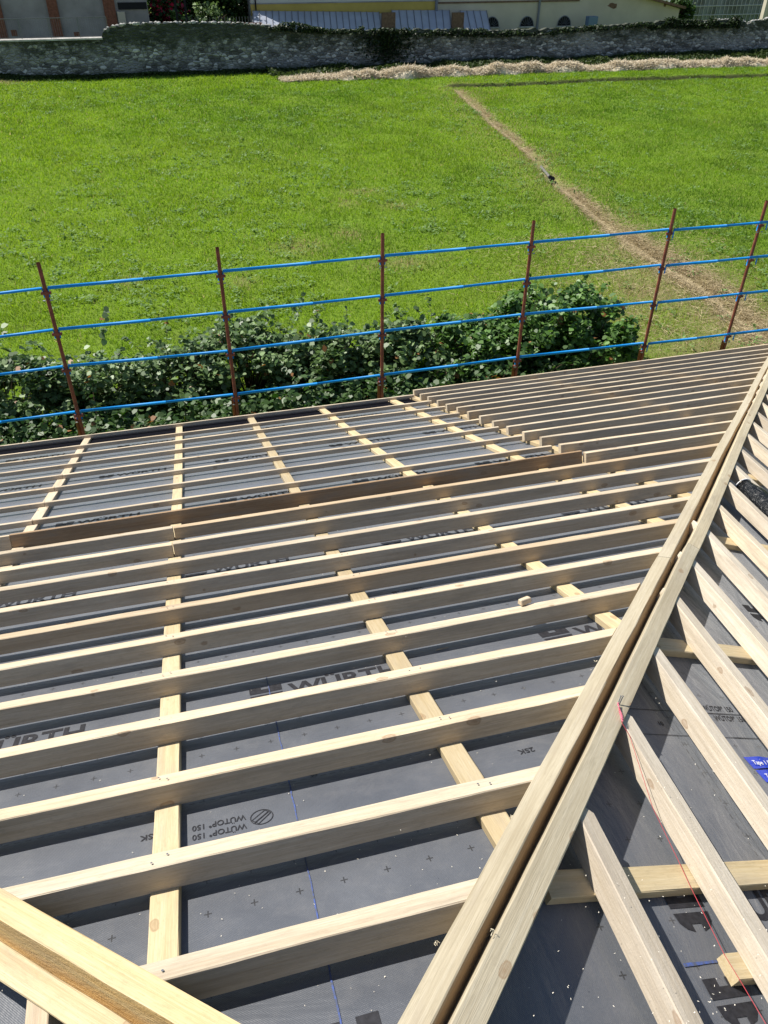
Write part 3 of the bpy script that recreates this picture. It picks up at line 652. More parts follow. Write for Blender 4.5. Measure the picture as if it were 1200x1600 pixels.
mt, n, b = mat('field_ground'); k = N(n); tc = k.new('ShaderNodeTexCoord').outputs['Object']
nz = k.noise(tc, 1.1, 6, 0.6); nf = k.noise(tc, 9, 6, 0.7)
col = k.ramp(nf, [(0.3, (0.08, 0.13, 0.014)), (0.55, (0.14, 0.23, 0.02)), (0.75, (0.20, 0.29, 0.035))])
col = k.mix(k.ramp(nz, [(0.4, 0.0), (0.75, 0.35)]), col, (0.14, 0.15, 0.04))
sa = k.new('ShaderNodeSeparateColor'); k.l(k.new('ShaderNodeAttribute', attribute_name='dry').outputs['Color'], sa.inputs[0]); va = sa.outputs[0]  # red holds dryness, green the painted shade of the ditch bank
drc = k.ramp(k.noise(tc, 14, 6, 0.7), [(0.3, (0.13, 0.10, 0.055)), (0.7, (0.34, 0.27, 0.16))])
col = k.mix(k.math('MULTIPLY', va, 0.9), col, drc); col = k.mix(sa.outputs[1], col, (0.085, 0.09, 0.035)); k.l(col, b.inputs['Base Color']); b.inputs['Roughness'].default_value = 0.95; b.inputs['Specular IOR Level'].default_value = 0.1
k.bump(k.math('ADD', nf, nz), 0.8, 0.06, b); M['ground'] = mt
g_ = link('ground', me, M['ground'], smooth=True); tag(g_, kind='structure')
# ---------------- grass
def vis_mask(x, y, z, mx=60):
    px, py, pz = x, y, z - CAMZ
    f = px * FW.x + py * FW.y + pz * FW.z; a = (px * RX.x + py * RX.y + pz * RX.z) / f * FPX + 600; b_ = 800 - (px * UX.x + py * UX.y + pz * UX.z) / f * FPX
    return (f > 0) & (a > -mx) & (a < 1200 + mx) & (b_ > -40) & (b_ < 760)
def scatter(n, y0=13.5, y1=59.85, p=0.9):
    # density falls with distance
    y = (y0 ** (1 - p) + rng.random(n * 3) * (y1 ** (1 - p) - y0 ** (1 - p))) ** (1 / (1 - p))
    x = -14 + rng.random(n * 3) * 66
    mk = vis_mask(x, y, 0 * x); x, y = x[mk][:n], y[mk][:n]; return x, y
x, y = scatter(520000); nB = len(x)
dr = dryness(x, y); z = height(x, y)
dp = dist_path(x, y); inside = (np.hypot(x - HOLE[0], y - HOLE[1]) < .3) | ((rng.random(nB) < np.exp(-(dp / .25) ** 2) * .9)) | ((np.abs(y - ditch_y(x) + .06) < .11 + .07 * np.sin(x * 3.1)) & (x > 17.3))
kp = ~inside; x, y, z, dr = x[kp], y[kp], z[kp], dr[kp]; nB = len(x)
clump = vnoise(x, y, .9, 21) * .6 + vnoise(x, y, 3.1, 22) * .4
ang = rng.random(nB) * 2 * np.pi; hgt = (0.045 + 0.085 * rng.random(nB)) * (0.55 + .9 * clump) * (1 - .45 * dr); wd_ = (0.006 + .010 * rng.random(nB)) * (y / 22) ** .8
lean = (0.3 + 0.8 * rng.random(nB)) * hgt; la = rng.random(nB) * 2 * np.pi
bx, by = np.cos(ang) * wd_, np.sin(ang) * wd_
v0 = np.stack([x - bx, y - by, z - .01], 1); v1 = np.stack([x + bx, y + by, z - .01], 1); v2 = np.stack([x + np.cos(la) * lean, y + np.sin(la) * lean, z + hgt], 1)
vv3 = np.stack([v0, v1, v2], 1).reshape(-1, 3)
base = np.array([0.125, 0.232, 0.022]); yel = np.array([0.255, 0.355, 0.045]); dk = np.array([0.055, 0.140, 0.018]); dryc = np.array([0.40, 0.31, 0.17])
t = rng.random((nB, 1)); patch = (vnoise(x, y, .16, 30) * .6 + vnoise(x, y, .55, 31) * .4)[:, None]
c = base * (1 - t) + yel * t; pm = np.clip((patch - .45) * 2.2, 0, 1); tuf = np.clip((clump[:, None] - .45) * 2.5, -.5, 1); mow = (.5 + .5 * np.sin((x * .94 + y * .35) * 2 * np.pi / 2.6 + 3 * vnoise(x, y, .12, 77)))[:, None]; c = c * (1 - .6 * pm) + dk * .6 * pm; c = c * (1 + .10 * (mow - .5)) + np.array([.05, .03, .01]) * np.clip(vnoise(x, y, .28, 78)[:, None] - .55, 0, 1); c = c * (1 - .14 * tuf)
sel = (rng.random((nB, 1)) < (dr[:, None] * .95 + .012)); c = np.where(sel, dryc * (0.55 + .7 * rng.random((nB, 1))), c)
me = npmesh('grass', vv3, 3, np.repeat(c, 3, 0))
def leafmat(name, trans=0.45, rough=0.5, spec=0.3):
    mt, n, b = mat(name); k = N(n); at_ = k.new('ShaderNodeAttribute', attribute_name='Col').outputs['Color']
    k.l(at_, b.inputs['Base Color']); b.inputs['Roughness'].default_value = rough; b.inputs['Specular IOR Level'].default_value = spec
    tr = k.new('ShaderNodeBsdfTranslucent'); hs = k.new('ShaderNodeHueSaturation'); hs.inputs['Saturation'].default_value = 1.1; hs.inputs['Value'].default_value = 1.5; k.l(at_, hs.inputs['Color']); k.l(hs.outputs[0], tr.inputs[0])
    mx = k.new('ShaderNodeMixShader'); mx.inputs[0].default_value = trans; out = n.nodes['Material Output']
    k.l(b.outputs[0], mx.inputs[1]); k.l(tr.outputs[0], mx.inputs[2]); k.l(mx.outputs[0], out.inputs[0]); return mt
M['grass'] = leafmat('grass_blades', 0.45, 0.6, 0.2)
o = link('grass', me, M['grass']); tag(o, 'bright green meadow grass covering the field behind the scaffold', 'grass', None, 'stuff')
# broad-leaved weeds
def quads(cx, cy, cz, size, tilt, ang, npl=4, asp=1.3):
    n = len(cx); a = np.stack([np.cos(ang), np.sin(ang), np.zeros(n)], 1); b_ = np.stack([-np.sin(ang) * np.cos(tilt), np.cos(ang) * np.cos(tilt), np.sin(tilt)], 1)
    c_ = np.stack([cx, cy, cz], 1); s_ = size[:, None]
    return np.stack([c_ - b_ * s_ * .5 * asp, c_ + a * s_ * .42, c_ + b_ * s_ * .55 * asp, c_ - a * s_ * .42], 1).reshape(-1, 3)
x, y = scatter(5200, p=.7)
dn = vnoise(x, y, .35, 40); kp = (dn > .52) | (rng.random(len(x)) < .12); x, y = x[kp], y[kp]
x = np.repeat(x, 9) + rng.normal(0, .10, len(x) * 9); y = np.repeat(y, 9) + rng.normal(0, .10, len(y) * 9); z = height(x, y) + .04 + .11 * rng.random(len(x))
q_ = quads(x, y, z, .045 + .055 * rng.random(len(x)), rng.normal(0, .45, len(x)), rng.random(len(x)) * 6.28)
tt = rng.random((len(x), 1)); c = np.array([.11, .20, .04]) * (1 - tt) + np.array([.20, .30, .10]) * tt
o = link('weeds', npmesh('weeds', q_, 4, np.repeat(c, 4, 0)), leafmat('weed_leaves', .3, .6, .25)); tag(o, 'patches of broad-leaved clover and dock scattered through the meadow', 'weeds', None, 'stuff')
# dry straw strands along the path and over the mown strip
def strands(x, y, z, L, wd, flat=.25, colr=(0.5, 0.40, 0.24)):
    n = len(x); a = rng.random(n) * 6.28; e = rng.normal(0, flat, n); d = np.stack([np.cos(a) * np.cos(e), np.sin(a) * np.cos(e), np.sin(e)], 1) * L[:, None]
    c_ = np.stack([x, y, z], 1); s_ = np.stack([-np.sin(a), np.cos(a), 0 * a], 1) * wd[:, None]; u_ = np.zeros((n, 3)); u_[:, 2] = wd
    return np.stack([c_ - d / 2 - s_ / 2, c_ - d / 2 + s_ / 2, c_ + d / 2 + s_ / 2 + u_, c_ + d / 2 - s_ / 2], 1).reshape(-1, 3)
seg = rng.integers(0, len(PP) - 1, 60000); tt = rng.random(60000); x = PP[seg, 0] * (1 - tt) + PP[seg + 1, 0] * tt; y = PP[seg, 1] * (1 - tt) + PP[seg + 1, 1] * tt
sp_ = .17 + .20 * np.clip((30 - y) / 10, 0, 1); x = x + rng.normal(0, 1, 60000) * sp_; y = y + rng.normal(0, 1, 60000) * sp_ * .4
kp = (np.hypot(x - HOLE[0], y - HOLE[1]) > .35) & ((dist_path(x, y) > .10) | (rng.random(60000) < .5)); x, y = x[kp], y[kp]
gap = (y > 29) & (y < 35); kp = ~gap | (rng.random(len(x)) < .12); x, y = x[kp], y[kp]
x2 = rng.normal(13.3, 2.2, 9000); y2 = 15 + rng.random(9000) * 9; x = np.concatenate([x, x2]); y = np.concatenate([y, y2])
z = height(x, y) + .02 + .05 * rng.random(len(x))
kq = rng.random(len(x)) < .15 + .75 * vnoise(x, y, 1.3, 91); x, y, z = x[kq], y[kq], z[kq]
q_ = strands(x, y, z, .08 + .22 * rng.random(len(x)), .004 + .006 * rng.random(len(x)))
tt = rng.random((len(x), 1)); c = np.array([.22, .17, .09]) * (1 - tt) + np.array([.56, .46, .28]) * tt
M['dry'] = leafmat('dry_straw', .2, .7, .2)
o = link('dry_grass', npmesh('dry', q_, 4, np.repeat(c, 4, 0)), M['dry']); tag(o, 'strip of cut dry grass running diagonally down the field along the little channel', 'dry grass', None, 'stuff')
# drain pipe and hole
M['concrete'] = simple('old_concrete', (0.15, 0.145, 0.13), 0.9, 0.2, var=.3, scale=8, bump=.4)
hx, hy = HOLE; dpx = Vector((PP[2][0] - PP[3][0], PP[2][1] - PP[3][1], 0)).normalized()
dpipe = empty('drain_pipe', (hx, hy, 0)); tag(dpipe, 'small grey drain pipe ending at a dark hole in the diagonal channel', 'drain pipe')
bm = bmesh.new(); a = Vector((hx, hy, -.02)) + dpx * .18; tube(bm, [a, a + dpx * .9, a + dpx * 1.9 + Vector((0, 0, -.05))], .055, 14, cap=False); tube(bm, [a + dpx * 1.9, a], .045, 14, cap=False); link('pipe_barrel', bmme(bm), M['concrete'], dpipe, smooth=True)
bm = bmesh.new(); tube(bm, [Vector((hx, hy, .0)) + dpx * .10, Vector((hx, hy, .0)) + dpx * .19], .125, 16, cap=False); tube(bm, [Vector((hx, hy, .0)) + dpx * .19, Vector((hx, hy, .0)) + dpx * .10], .09, 16, cap=False); link('mouth_shade_collar', bmme(bm), M['black'], dpipe, smooth=True)
bm = bmesh.new(); res = bmesh.ops.create_circle(bm, cap_ends=True, segments=18, radius=.125); mo_ = link('mouth_shade_disc', bmme(bm), M['black'], dpipe, Matrix.Translation(Vector((hx, hy, .035)) - dpx * .02) @ (Vector((-dpx.x, -dpx.y, 1.6)).normalized().to_track_quat('Z', 'Y').to_matrix().to_4x4()))  # black disc and collar stand in for the shade inside the hole
# ------------------------------------------------------------------ hay windrow
hx0, hx1 = 7.9, 52.0
M['nettle'] = leafmat('shade_coloured_plants', .25, .6, .2)
def hay_prof(x):
    b_ = .15 + .26 * vnoise(x, x * 0 + 3.3, .55, 50) + .42 * np.clip(vnoise(x, x * 0 + 8.8, 1.4, 51) - .35, 0, 1); return b_ * np.clip((x - hx0) / 4.5, .18, 1)
def hay_y(x): return 55.55 - .028 * (x - 8) + .3 * (vnoise(x, x * 0 + 1, .3, 52) - .5)
nxh, nyh = 380, 16; vs = []; fs = []
for i in range(nxh + 1):
    xx = hx0 + (hx1 - hx0) * i / nxh; hh = float(hay_prof(np.array([xx]))[0]); yc = float(hay_y(np.array([xx]))[0]); wv = .75 + .3 * math.sin(xx * 1.7)
    for j in range(nyh + 1):
        t_ = -1 + 2 * j / nyh; zz = hh * max(0, (1 - t_ * t_)) ** .75
        nn_ = noise.noise(Vector((xx * 3.1, t_ * 2.2, 1))) * .5 + noise.noise(Vector((xx * 9, t_ * 6, 4))) * .28
        vs.append((xx, yc + t_ * wv * (.55 + .3 * min(1, (xx - hx0) / 3)), zz * (1 + nn_ * .75) - .02))
for i in range(nxh):
    for j in range(nyh):
        a = i * (nyh + 1) + j; fs.append((a, a + nyh + 1, a + nyh + 2, a + 1))
M['hay'] = simple('hay', (0.58, 0.50, 0.36), 0.95, 0.1, var=.35, scale=7, bump=1.0, bdist=.08)
hay = link('hay_windrow', pyd('hay', vs, fs), M['hay']); tag(hay, 'long low heap of raked dry hay lying in front of the stone wall', 'hay', None, 'stuff')
nh_ = 34000; x = hx0 + rng.random(nh_) * (hx1 - hx0); t_ = rng.uniform(-1.05, 1.05, nh_); hh = hay_prof(x)
y = hay_y(x) + t_ * .65; z = hh * np.clip(1 - t_ * t_, 0, 1) ** .75 + .02 + .05 * rng.random(nh_) + .10 * (rng.random(nh_) < .04)
q_ = strands(x, y, z, .15 + .3 * rng.random(nh_), .012 + .014 * rng.random(nh_), .5)
tt = rng.random((nh_, 1)) ** .7; c = np.array([.36, .29, .20]) * (1 - tt) + np.array([.74, .66, .50]) * tt
hs_ = link('hay_strands', npmesh('hs', q_, 4, np.repeat(c, 4, 0)), M['dry'], hay)
# leaves helper: hexagonal cupped leaves
def leaves(cx, cy, cz, size, nrm_bias=0.8, seed=0, outward=None):
    n = len(cx); r2 = np.random.default_rng(seed)
    nr = r2.normal(0, 1, (n, 3)); nr[:, 2] = np.abs(nr[:, 2]) + nrm_bias
    if outward is not None: nr += outward
    nr /= np.linalg.norm(nr, axis=1)[:, None]
    t = np.cross(nr, r2.normal(0, 1, (n, 3))); t /= np.linalg.norm(t, axis=1)[:, None]; s_ = np.cross(nr, t)
    C_ = np.stack([cx, cy, cz], 1); out = []
    for (a, b_, h) in ((-.55, 0, 0), (-.25, .42, .08), (.2, .40, .09), (.6, 0, -.08), (.2, -.40, .09), (-.25, -.42, .08)):
        out.append(C_ + (t * a + s_ * b_ + nr * h) * size[:, None])
    return np.stack(out, 1).reshape(-1, 3)
# ------------------------------------------------------------------ stone wall
def stonemat():
    mt, n, b = mat('old_stone_wall'); k = N(n); tc = k.new('ShaderNodeTexCoord').outputs['Object']
    wv = k.mapping(tc, (3.2, 3.2, 6.2)); vo = k.new('ShaderNodeTexVoronoi'); vo.inputs['Scale'].default_value = 1.0; k.l(wv, vo.inputs['Vector'])
    ve = k.new('ShaderNodeTexVoronoi', feature='DISTANCE_TO_EDGE'); ve.inputs['Scale'].default_value = 1.0; k.l(wv, ve.inputs['Vector'])
    big_ = k.noise(tc, .35, 5, .6); med = k.noise(tc, 1.6, 6, .65)
    sp = k.new('ShaderNodeSeparateColor'); k.l(vo.outputs['Color'], sp.inputs[0])
    col = k.ramp(sp.outputs[0], [(0.0, (0.10, 0.10, 0.095)), (0.45, (0.24, 0.24, 0.23)), (0.8, (0.40, 0.40, 0.38)), (1.0, (0.68, 0.67, 0.63))])
    col = k.mix(k.ramp(ve.outputs['Distance'], [(0.02, 0.75), (0.10, 0.0)]), col, (0.09, 0.085, 0.075))
    # plaster remains and moss
    col = k.mix(k.ramp(big_, [(0.50, 0.0), (0.62, 0.75)]), col, (0.33, 0.33, 0.32))
    sz = k.new('ShaderNodeSeparateXYZ'); k.l(tc, sz.inputs[0])
    top = k.math('ADD', k.math('MULTIPLY', sz.outputs[2], .28), k.math('MULTIPLY', med, .9))
    col = k.mix(k.ramp(top, [(0.78, 0.0), (1.05, 0.8)]), col, (0.035, 0.045, 0.025))
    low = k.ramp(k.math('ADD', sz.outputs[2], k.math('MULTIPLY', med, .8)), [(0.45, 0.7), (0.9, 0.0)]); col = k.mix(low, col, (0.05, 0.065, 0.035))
    k.l(col, b.inputs['Base Color']); b.inputs['Roughness'].default_value = .95; b.inputs['Specular IOR Level'].default_value = .1
    k.bump(k.math('ADD', k.math('MULTIPLY', ve.outputs['Distance'], 1.5), med), 1.0, .12, b); return mt
M['stone'] = stonemat()
WYc = 59.6
prof = [(-40, 2.05)] + [(at(x, y, WYc).x, at(x, y, WYc).z) for x, y in ((0, 64), (158, 63), (160, 50), (172, 43), (200, 38), (300, 36), (380, 37), (430, 42), (470, 45), (520, 47), (600, 47), (680, 46), (765, 48), (860, 45), (930, 42), (980, 38), (1040, 32), (1100, 32), (1150, 31), (1170, 36), (1200, 30))] + [(70, 2.6)]
px_ = np.array([p[0] for p in prof]); pz_ = np.array([p[1] for p in prof])
wall = empty('stone_wall', (15, WYc, 0)); tag(wall, 'long old rubble stone wall at the far end of the field', 'wall')
xs_ = np.unique(np.concatenate([np.arange(-40, -12, 1.0), np.arange(-12, 50, .14), np.arange(50, 70, 1.0)])); nzr = 14; vs = []; fs = []
for i, xx in enumerate(xs_):
    tz = float(np.interp(xx, px_, pz_)) + (.15 * noise.noise(Vector((xx * 1.9, 0, 0))) + .10 * noise.noise(Vector((xx * 6.1, 3, 0))) if xx > -2.5 else 0)
    for j in range(nzr + 1):
        zz = -0.2 + (tz + .2) * j / nzr; yy = WYc + .05 * noise.noise(Vector((xx * 1.8, zz * 2.2, 0))) + .03 * noise.noise(Vector((xx * 5, zz * 6, 7))) + .03 * zz
        vs.append((xx, yy, zz))
    vs.append((xx, WYc + .55, tz - .03)); vs.append((xx, WYc + .55, -.2))
st_ = nzr + 3
for i in range(len(xs_) - 1):
    for j in range(nzr + 2):
        a = i * st_ + j; fs.append((a, a + st_, a + st_ + 1, a + 1))
link('masonry', pyd('wall', vs, fs), M['stone'], wall)
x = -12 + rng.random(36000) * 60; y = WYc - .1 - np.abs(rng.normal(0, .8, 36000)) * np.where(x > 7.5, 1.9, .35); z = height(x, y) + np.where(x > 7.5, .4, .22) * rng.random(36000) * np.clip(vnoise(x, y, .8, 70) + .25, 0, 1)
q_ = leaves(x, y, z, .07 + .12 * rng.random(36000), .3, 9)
t = rng.random((36000, 1)); c = np.array([.022, .038, .010]) * (1 - t) + np.array([.06, .09, .022]) * t  # leaf colours darkened to carry the shadow at the wall foot
o = link('wall_foot_shade_plants', npmesh('nettles', q_, 6, np.repeat(c, 6, 0)), M['nettle']); tag(o, 'nettles and rough grass along the stone wall foot, coloured dark for its shadow', 'rough plants', None, 'stuff')
# capping stones where the top is ragged
M['capstone'] = simple('pale_capstones', (0.42, 0.41, 0.38), .9, .1, var=.3, scale=3)
bm = bmesh.new()
for xx in np.concatenate([np.arange(-2.3, 9.5, .26), np.arange(41, 47, .3)]):
    tz = float(np.interp(xx, px_, pz_)); r_ = random.uniform(.07, .16)
    mm_ = Matrix.Translation((xx + random.uniform(-.08, .08), WYc + .2 + random.uniform(-.12, .1), tz + .02)) @ Matrix.Diagonal((1.2, .9, .7, 1))
    res = bmesh.ops.create_icosphere(bm, subdivisions=1, radius=r_, matrix=mm_)
    for v in res['verts']: v.co += Vector([random.uniform(-1, 1) for _ in range(3)]) * r_ * .2
link('capping_stones', bmme(bm), M['capstone'], wall)
bm = bmesh.new(); box(bm, -40, at(158, 62, WYc).x + .1, WYc - .06, WYc + .62, 2.06, 2.15); link('coping', bmme(bm), M['capstone'], wall)
M['leaf'] = leafmat('shrub_leaves', .25, .5, .5)
M['ivy'] = leafmat('ivy_leaves', .2, .5, .3)
M['stem'] = simple('brown_stems', (0.10, 0.07, 0.045), .8, .2)
# ivy and plants on the wall top
xs2 = []; 
def ivy(x0, x1, n, z_lo, z_hi, name, lab, dy=0.0, s=(.07, .16), hang=None):
    x = x0 + rng.random(n) * (x1 - x0); tz = np.interp(x, px_, pz_); dens = vnoise(x, x * 0, 1.1, 60)
    zz = tz + z_lo + (z_hi - z_lo) * rng.random(n) * (.35 + .9 * dens); kk_ = rng.random(n) < .25 + 1.1 * dens; x, tz, dens, zz = x[kk_], tz[kk_], dens[kk_], zz[kk_]; n = len(x); y = WYc - .05 + rng.normal(0, .16, n) + .12
    if hang: x = .5 * (x0 + x1) + rng.normal(0, .26, n) * (x1 - x0); zz = hang[0] + (hang[1] - hang[0]) * rng.random(n) ** .7; y = WYc - .12 + rng.normal(0, .07, n)
    sz = s[0] + (s[1] - s[0]) * rng.random(n); q_ = leaves(x, y, zz, sz, .5, 5)
    t = rng.random((n, 1)); c = np.array([.012, .024, .008]) * (1 - t) + np.array([.040, .065, .022]) * t
    p_ = empty(name, (.5 * (x0 + x1), WYc, 1.9)); tag(p_, lab, 'climbing plant', 'ivy growing on the stone wall')
    link('foliage', npmesh('ivy', q_, 6, np.repeat(c, 6, 0)), M['ivy'], p_); 
    return p_
ivy(7.8, 14.3, 2600, -.22, .22, 'ivy', 'ragged ivy on the wall top left of the metal lean-to roof')
ivy(14.3, 17.6, 2600, 0, 0, 'ivy', 'dark curtain of ivy hanging down the wall behind the hay heap end', hang=(.3, 2.3))
ivy(17.2, 28.5, 3800, -.38, .10, 'ivy', 'dense ivy along the wall top below the metal lean-to roof')
ivy(28.5, 35.5, 1500, -.25, .05, 'ivy', 'low ivy on the wall top below the arched windows')
ivy(35.5, 43.2, 4200, -.5, .14, 'ivy', 'thick dark ivy on the rising wall top below the plain plaster wall')
# ------------------------------------------------------------------ buildings behind
def quadwall(bm, x0, x1, y, z0, z1, d=.3): box(bm, x0, x1, y, y + d, z0, z1)
M['grey_plaster'] = simple('stained_grey_plaster', (0.30, 0.28, 0.27), .95, .1, var=.22, scale=.9, bump=.3)
M['brick_red'] = simple('red_brick', (0.20, 0.085, 0.055), .9, .1, var=.3, scale=8, bump=.4)
M['cream'] = simple('cream_plaster', (0.50, 0.45, 0.36), .95, .1, var=.10, scale=.6, bump=.2)
M['yellow'] = simple('yellow_plaster', (0.48, 0.36, 0.10), .95, .1, var=.10, scale=.8)
M['white'] = simple('pale_plaster', (0.55, 0.54, 0.48), .95, .1, var=.06, scale=.8)
M['zincroof'] = simple('zinc_roof', (0.42, 0.46, 0.54), .45, .5, metal=.3, var=.12, scale=.8)
M['darkroom'] = simple('dark_opening', (0.02, 0.02, 0.022), .8, .1)
M['garden'] = simple('garden_soil', (0.07, 0.09, 0.04), .95, .1)
M['steel'] = simple('grey_steel', (0.16, 0.17, 0.17), .5, .4, metal=.5)
M['tile'] = simple('old_roof_tiles', (0.16, 0.10, 0.07), .9, .1, var=.3, scale=6)
M['down'] = simple('grey_downpipe', (0.16, 0.17, 0.20), .5, .4)
# left building
YL = 66.0; bl = empty('building', (-6, YL, 0)); tag(bl, 'grey plastered building with red brick pillars behind the railing, top left', 'building')
bm = bmesh.new(); box(bm, -40, at(232, 20, YL).x, YL, YL + 8, 0, 8); link('wall', bmme(bm), M['grey_plaster'], bl)
for (xa, xb, ht) in ((-5.95, -5.30, 8), (-2.35, -1.60, 8), (-9.45, -8.85, 8)):
    bm = bmesh.new(); box(bm, xa, xb, YL - .16, YL - .004, 0, ht); link('brick_pillar', bmme(bm), M['brick_red'], bl)
bm = bmesh.new(); box(bm, -1.4, .5, YL - .08, YL - .003, 3.1, 3.5); link('dark_beam', bmme(bm), M['darkroom'], bl)
bm = bmesh.new(); box(bm, -1.52, -1.02, YL - .30, YL - .1, 0, 3.0); link('door_post', bmme(bm), M['cream'], bl)
for (xa, za) in ((-8.6, 1.7), (-4.6, 1.5)):
    bm = bmesh.new(); box(bm, xa, xa + .35, YL - .03, YL - .003, za, za + .35); link('exposed_brick', bmme(bm), M['brick_red'], bl)
# railing on the wall
rl = empty('railing', (-6, WYc + .3, 2.1)); tag(rl, 'thin metal railing on the low left part of the stone wall', 'railing')
xr0, xr1 = -14.0, at(165, 27, WYc).x
bm = bmesh.new(); tube(bm, [(xr0, WYc + .3, 3.22), (xr1, WYc + .3, 3.22)], .022, 6); link('top_bar', bmme(bm), M['steel'], rl)
bm = bmesh.new(); tube(bm, [(xr0, WYc + .3, 2.22), (xr1, WYc + .3, 2.22)], .015, 6); link('bottom_bar', bmme(bm), M['steel'], rl)
bm = bmesh.new(); xx = xr1
while xx > xr0: tube(bm, [(xx, WYc + .3, 2.2), (xx, WYc + .3, 3.22)], .007, 5); xx -= .13
link('balusters', bmme(bm), M['steel'], rl)
for kx in range(5):
    bm = bmesh.new(); xx = xr1 - kx * 1.72; tube(bm, [(xx, WYc + .3, 2.1), (xx, WYc + .3, 3.24)], .018, 6); link('railing_post', bmme(bm), M['steel'], rl)
# garden between: trees and fence
def tree(x, y, h, rad, n, lab, name='tree', cat='tree', cols=((.02, .045, .012), (.07, .13, .03)), grp='garden trees and bushes behind the wall', base=.35, ls=(.16, .30), flowers=None):
    p_ = empty(name, (x, y, 0)); tag(p_, lab, cat, grp)
    bm = bmesh.new(); tube(bm, [(x, y, 0), (x + .1, y, h * .5), (x, y + .1, h * .9)], .16, 8, .04)
    for _ in range(8):
        a = random.uniform(0, 6.28); z0 = random.uniform(.3, .7) * h; tube(bm, [(x, y, z0), (x + math.cos(a) * rad * .7, y + math.sin(a) * rad * .7, z0 + h * .22)], .05, 6, .015)
    link('trunk', bmme(bm), M['stem'], p_)
    r2 = np.random.default_rng(int(abs(x * 100)) + 3); cl = r2.normal(0, 1, (40, 3)); cl /= np.linalg.norm(cl, axis=1)[:, None]; cl *= (r2.random((40, 1)) ** .4)
    cc = cl[r2.integers(0, 40, n)] * np.array([rad, rad, h * (1 - base) / 2]) + r2.normal(0, 1, (n, 3)) * rad * .17
    q_ = leaves(x + cc[:, 0], y + cc[:, 1], h * (1 + base) / 2 + cc[:, 2], ls[0] + (ls[1] - ls[0]) * r2.random(n), .6, 3)
    t = r2.random((n, 1)); c = np.array(cols[0]) * (1 - t) + np.array(cols[1]) * t
    if flowers is not None: c = np.where(r2.random((n, 1)) < .3, np.array(flowers) * (0.5 + .5 * t), c)
    link('crown', npmesh('crown', q_, 6, np.repeat(c, 6, 0)), M['ivy'], p_); return p_
tree(1.9, 69.5, 4.2, 1.5, 3600, 'bush with red flowers beside the grey building, top left', 'flowering_bush', 'bush', flowers=(.55, .03, .08), base=.1)
tree(3.8, 72.5, 7.5, 2.2, 6000, 'dark garden tree behind the wall, left of the two dark posts', base=.0)
tree(6.6, 73.0, 7.0, 2.2, 6000, 'dark garden tree behind the wall, next to the yellow building', base=.0)
tree(5.1, 68.5, 3.1, 1.5, 3000, 'pale green garden bush in front of the dark trees behind the wall', 'bush', 'bush', ((.05, .09, .03), (.16, .24, .08)), base=0.0)
tree(2.6, 67.5, 2.7, .9, 1600, 'small light green bush between the grey building and the dark posts', 'bush', 'bush', ((.05, .10, .02), (.16, .26, .06)), base=0.0)
tree(8.2, 76.0, 9, 3.0, 4000, 'tall tree far behind the garden, at the top edge of the photo', base=.0)
tree(1.0, 77.0, 9, 3.0, 4000, 'tall tree behind the bush with red flowers, at the top edge of the photo', base=.0)
for (pxx, lb) in ((275, 'left of the two dark posts in the garden behind the wall'), (290, 'right of the two dark posts in the garden behind the wall')):
    a = at(pxx, 15, 65); bm = bmesh.new(); box(bm, a.x - .07, a.x + .07, 64.93, 65.07, 0, 5.5); o = link('garden_post', bmme(bm), M['darkroom']); tag(o, lb, 'post', 'dark posts in the garden')
gf = empty('garden_fence', (5.5, 64, 0)); tag(gf, 'low brown garden fence just above the stone wall, left of the yellow building', 'fence')
bm = bmesh.new(); box(bm, 2.9, 8.1, 64.0, 64.08, 0, 2.35); link('fence_panel', bmme(bm), M['brick_red'], gf)
bm = bmesh.new()
for i in range(26): xx = 2.95 + i * .2; tube(bm, [(xx, 64.04, 2.35), (xx, 64.04, 2.72)], .014, 5)
link('spikes', bmme(bm), M['steel'], gf)
# yellow building with lean-to
YB = 70.0; xl = at(392, 10, YB).x; xr = at(680, 10, YB).x
by_ = empty('building', ((xl + xr) / 2, YB, 0)); tag(by_, 'pale building with a yellow painted band above the metal lean-to roof', 'building')
zb0, zb1 = at(500, 17, YB).z, at(500, 5, YB).z
bm = bmesh.new(); box(bm, xl, xr, YB, YB + 9, 0, 8.5); link('wall', bmme(bm), M['white'], by_)
bm = bmesh.new(); box(bm, xl - .01, xr + .01, YB - .02, YB + .3, zb0 - .25, zb1); link('yellow_band', bmme(bm), M['yellow'], by_)
bm = bmesh.new(); box(bm, xl - .02, xr + .02, YB - .06, YB + .3, zb1, zb1 + .07); link('string_course', bmme(bm), M['grey_plaster'], by_)
bm = bmesh.new(); tube(bm, [(xl + .35, YB - .1, 1), (xl + .35, YB - .1, 8)], .05, 8); link('downpipe', bmme(bm), M['darkroom'], by_)
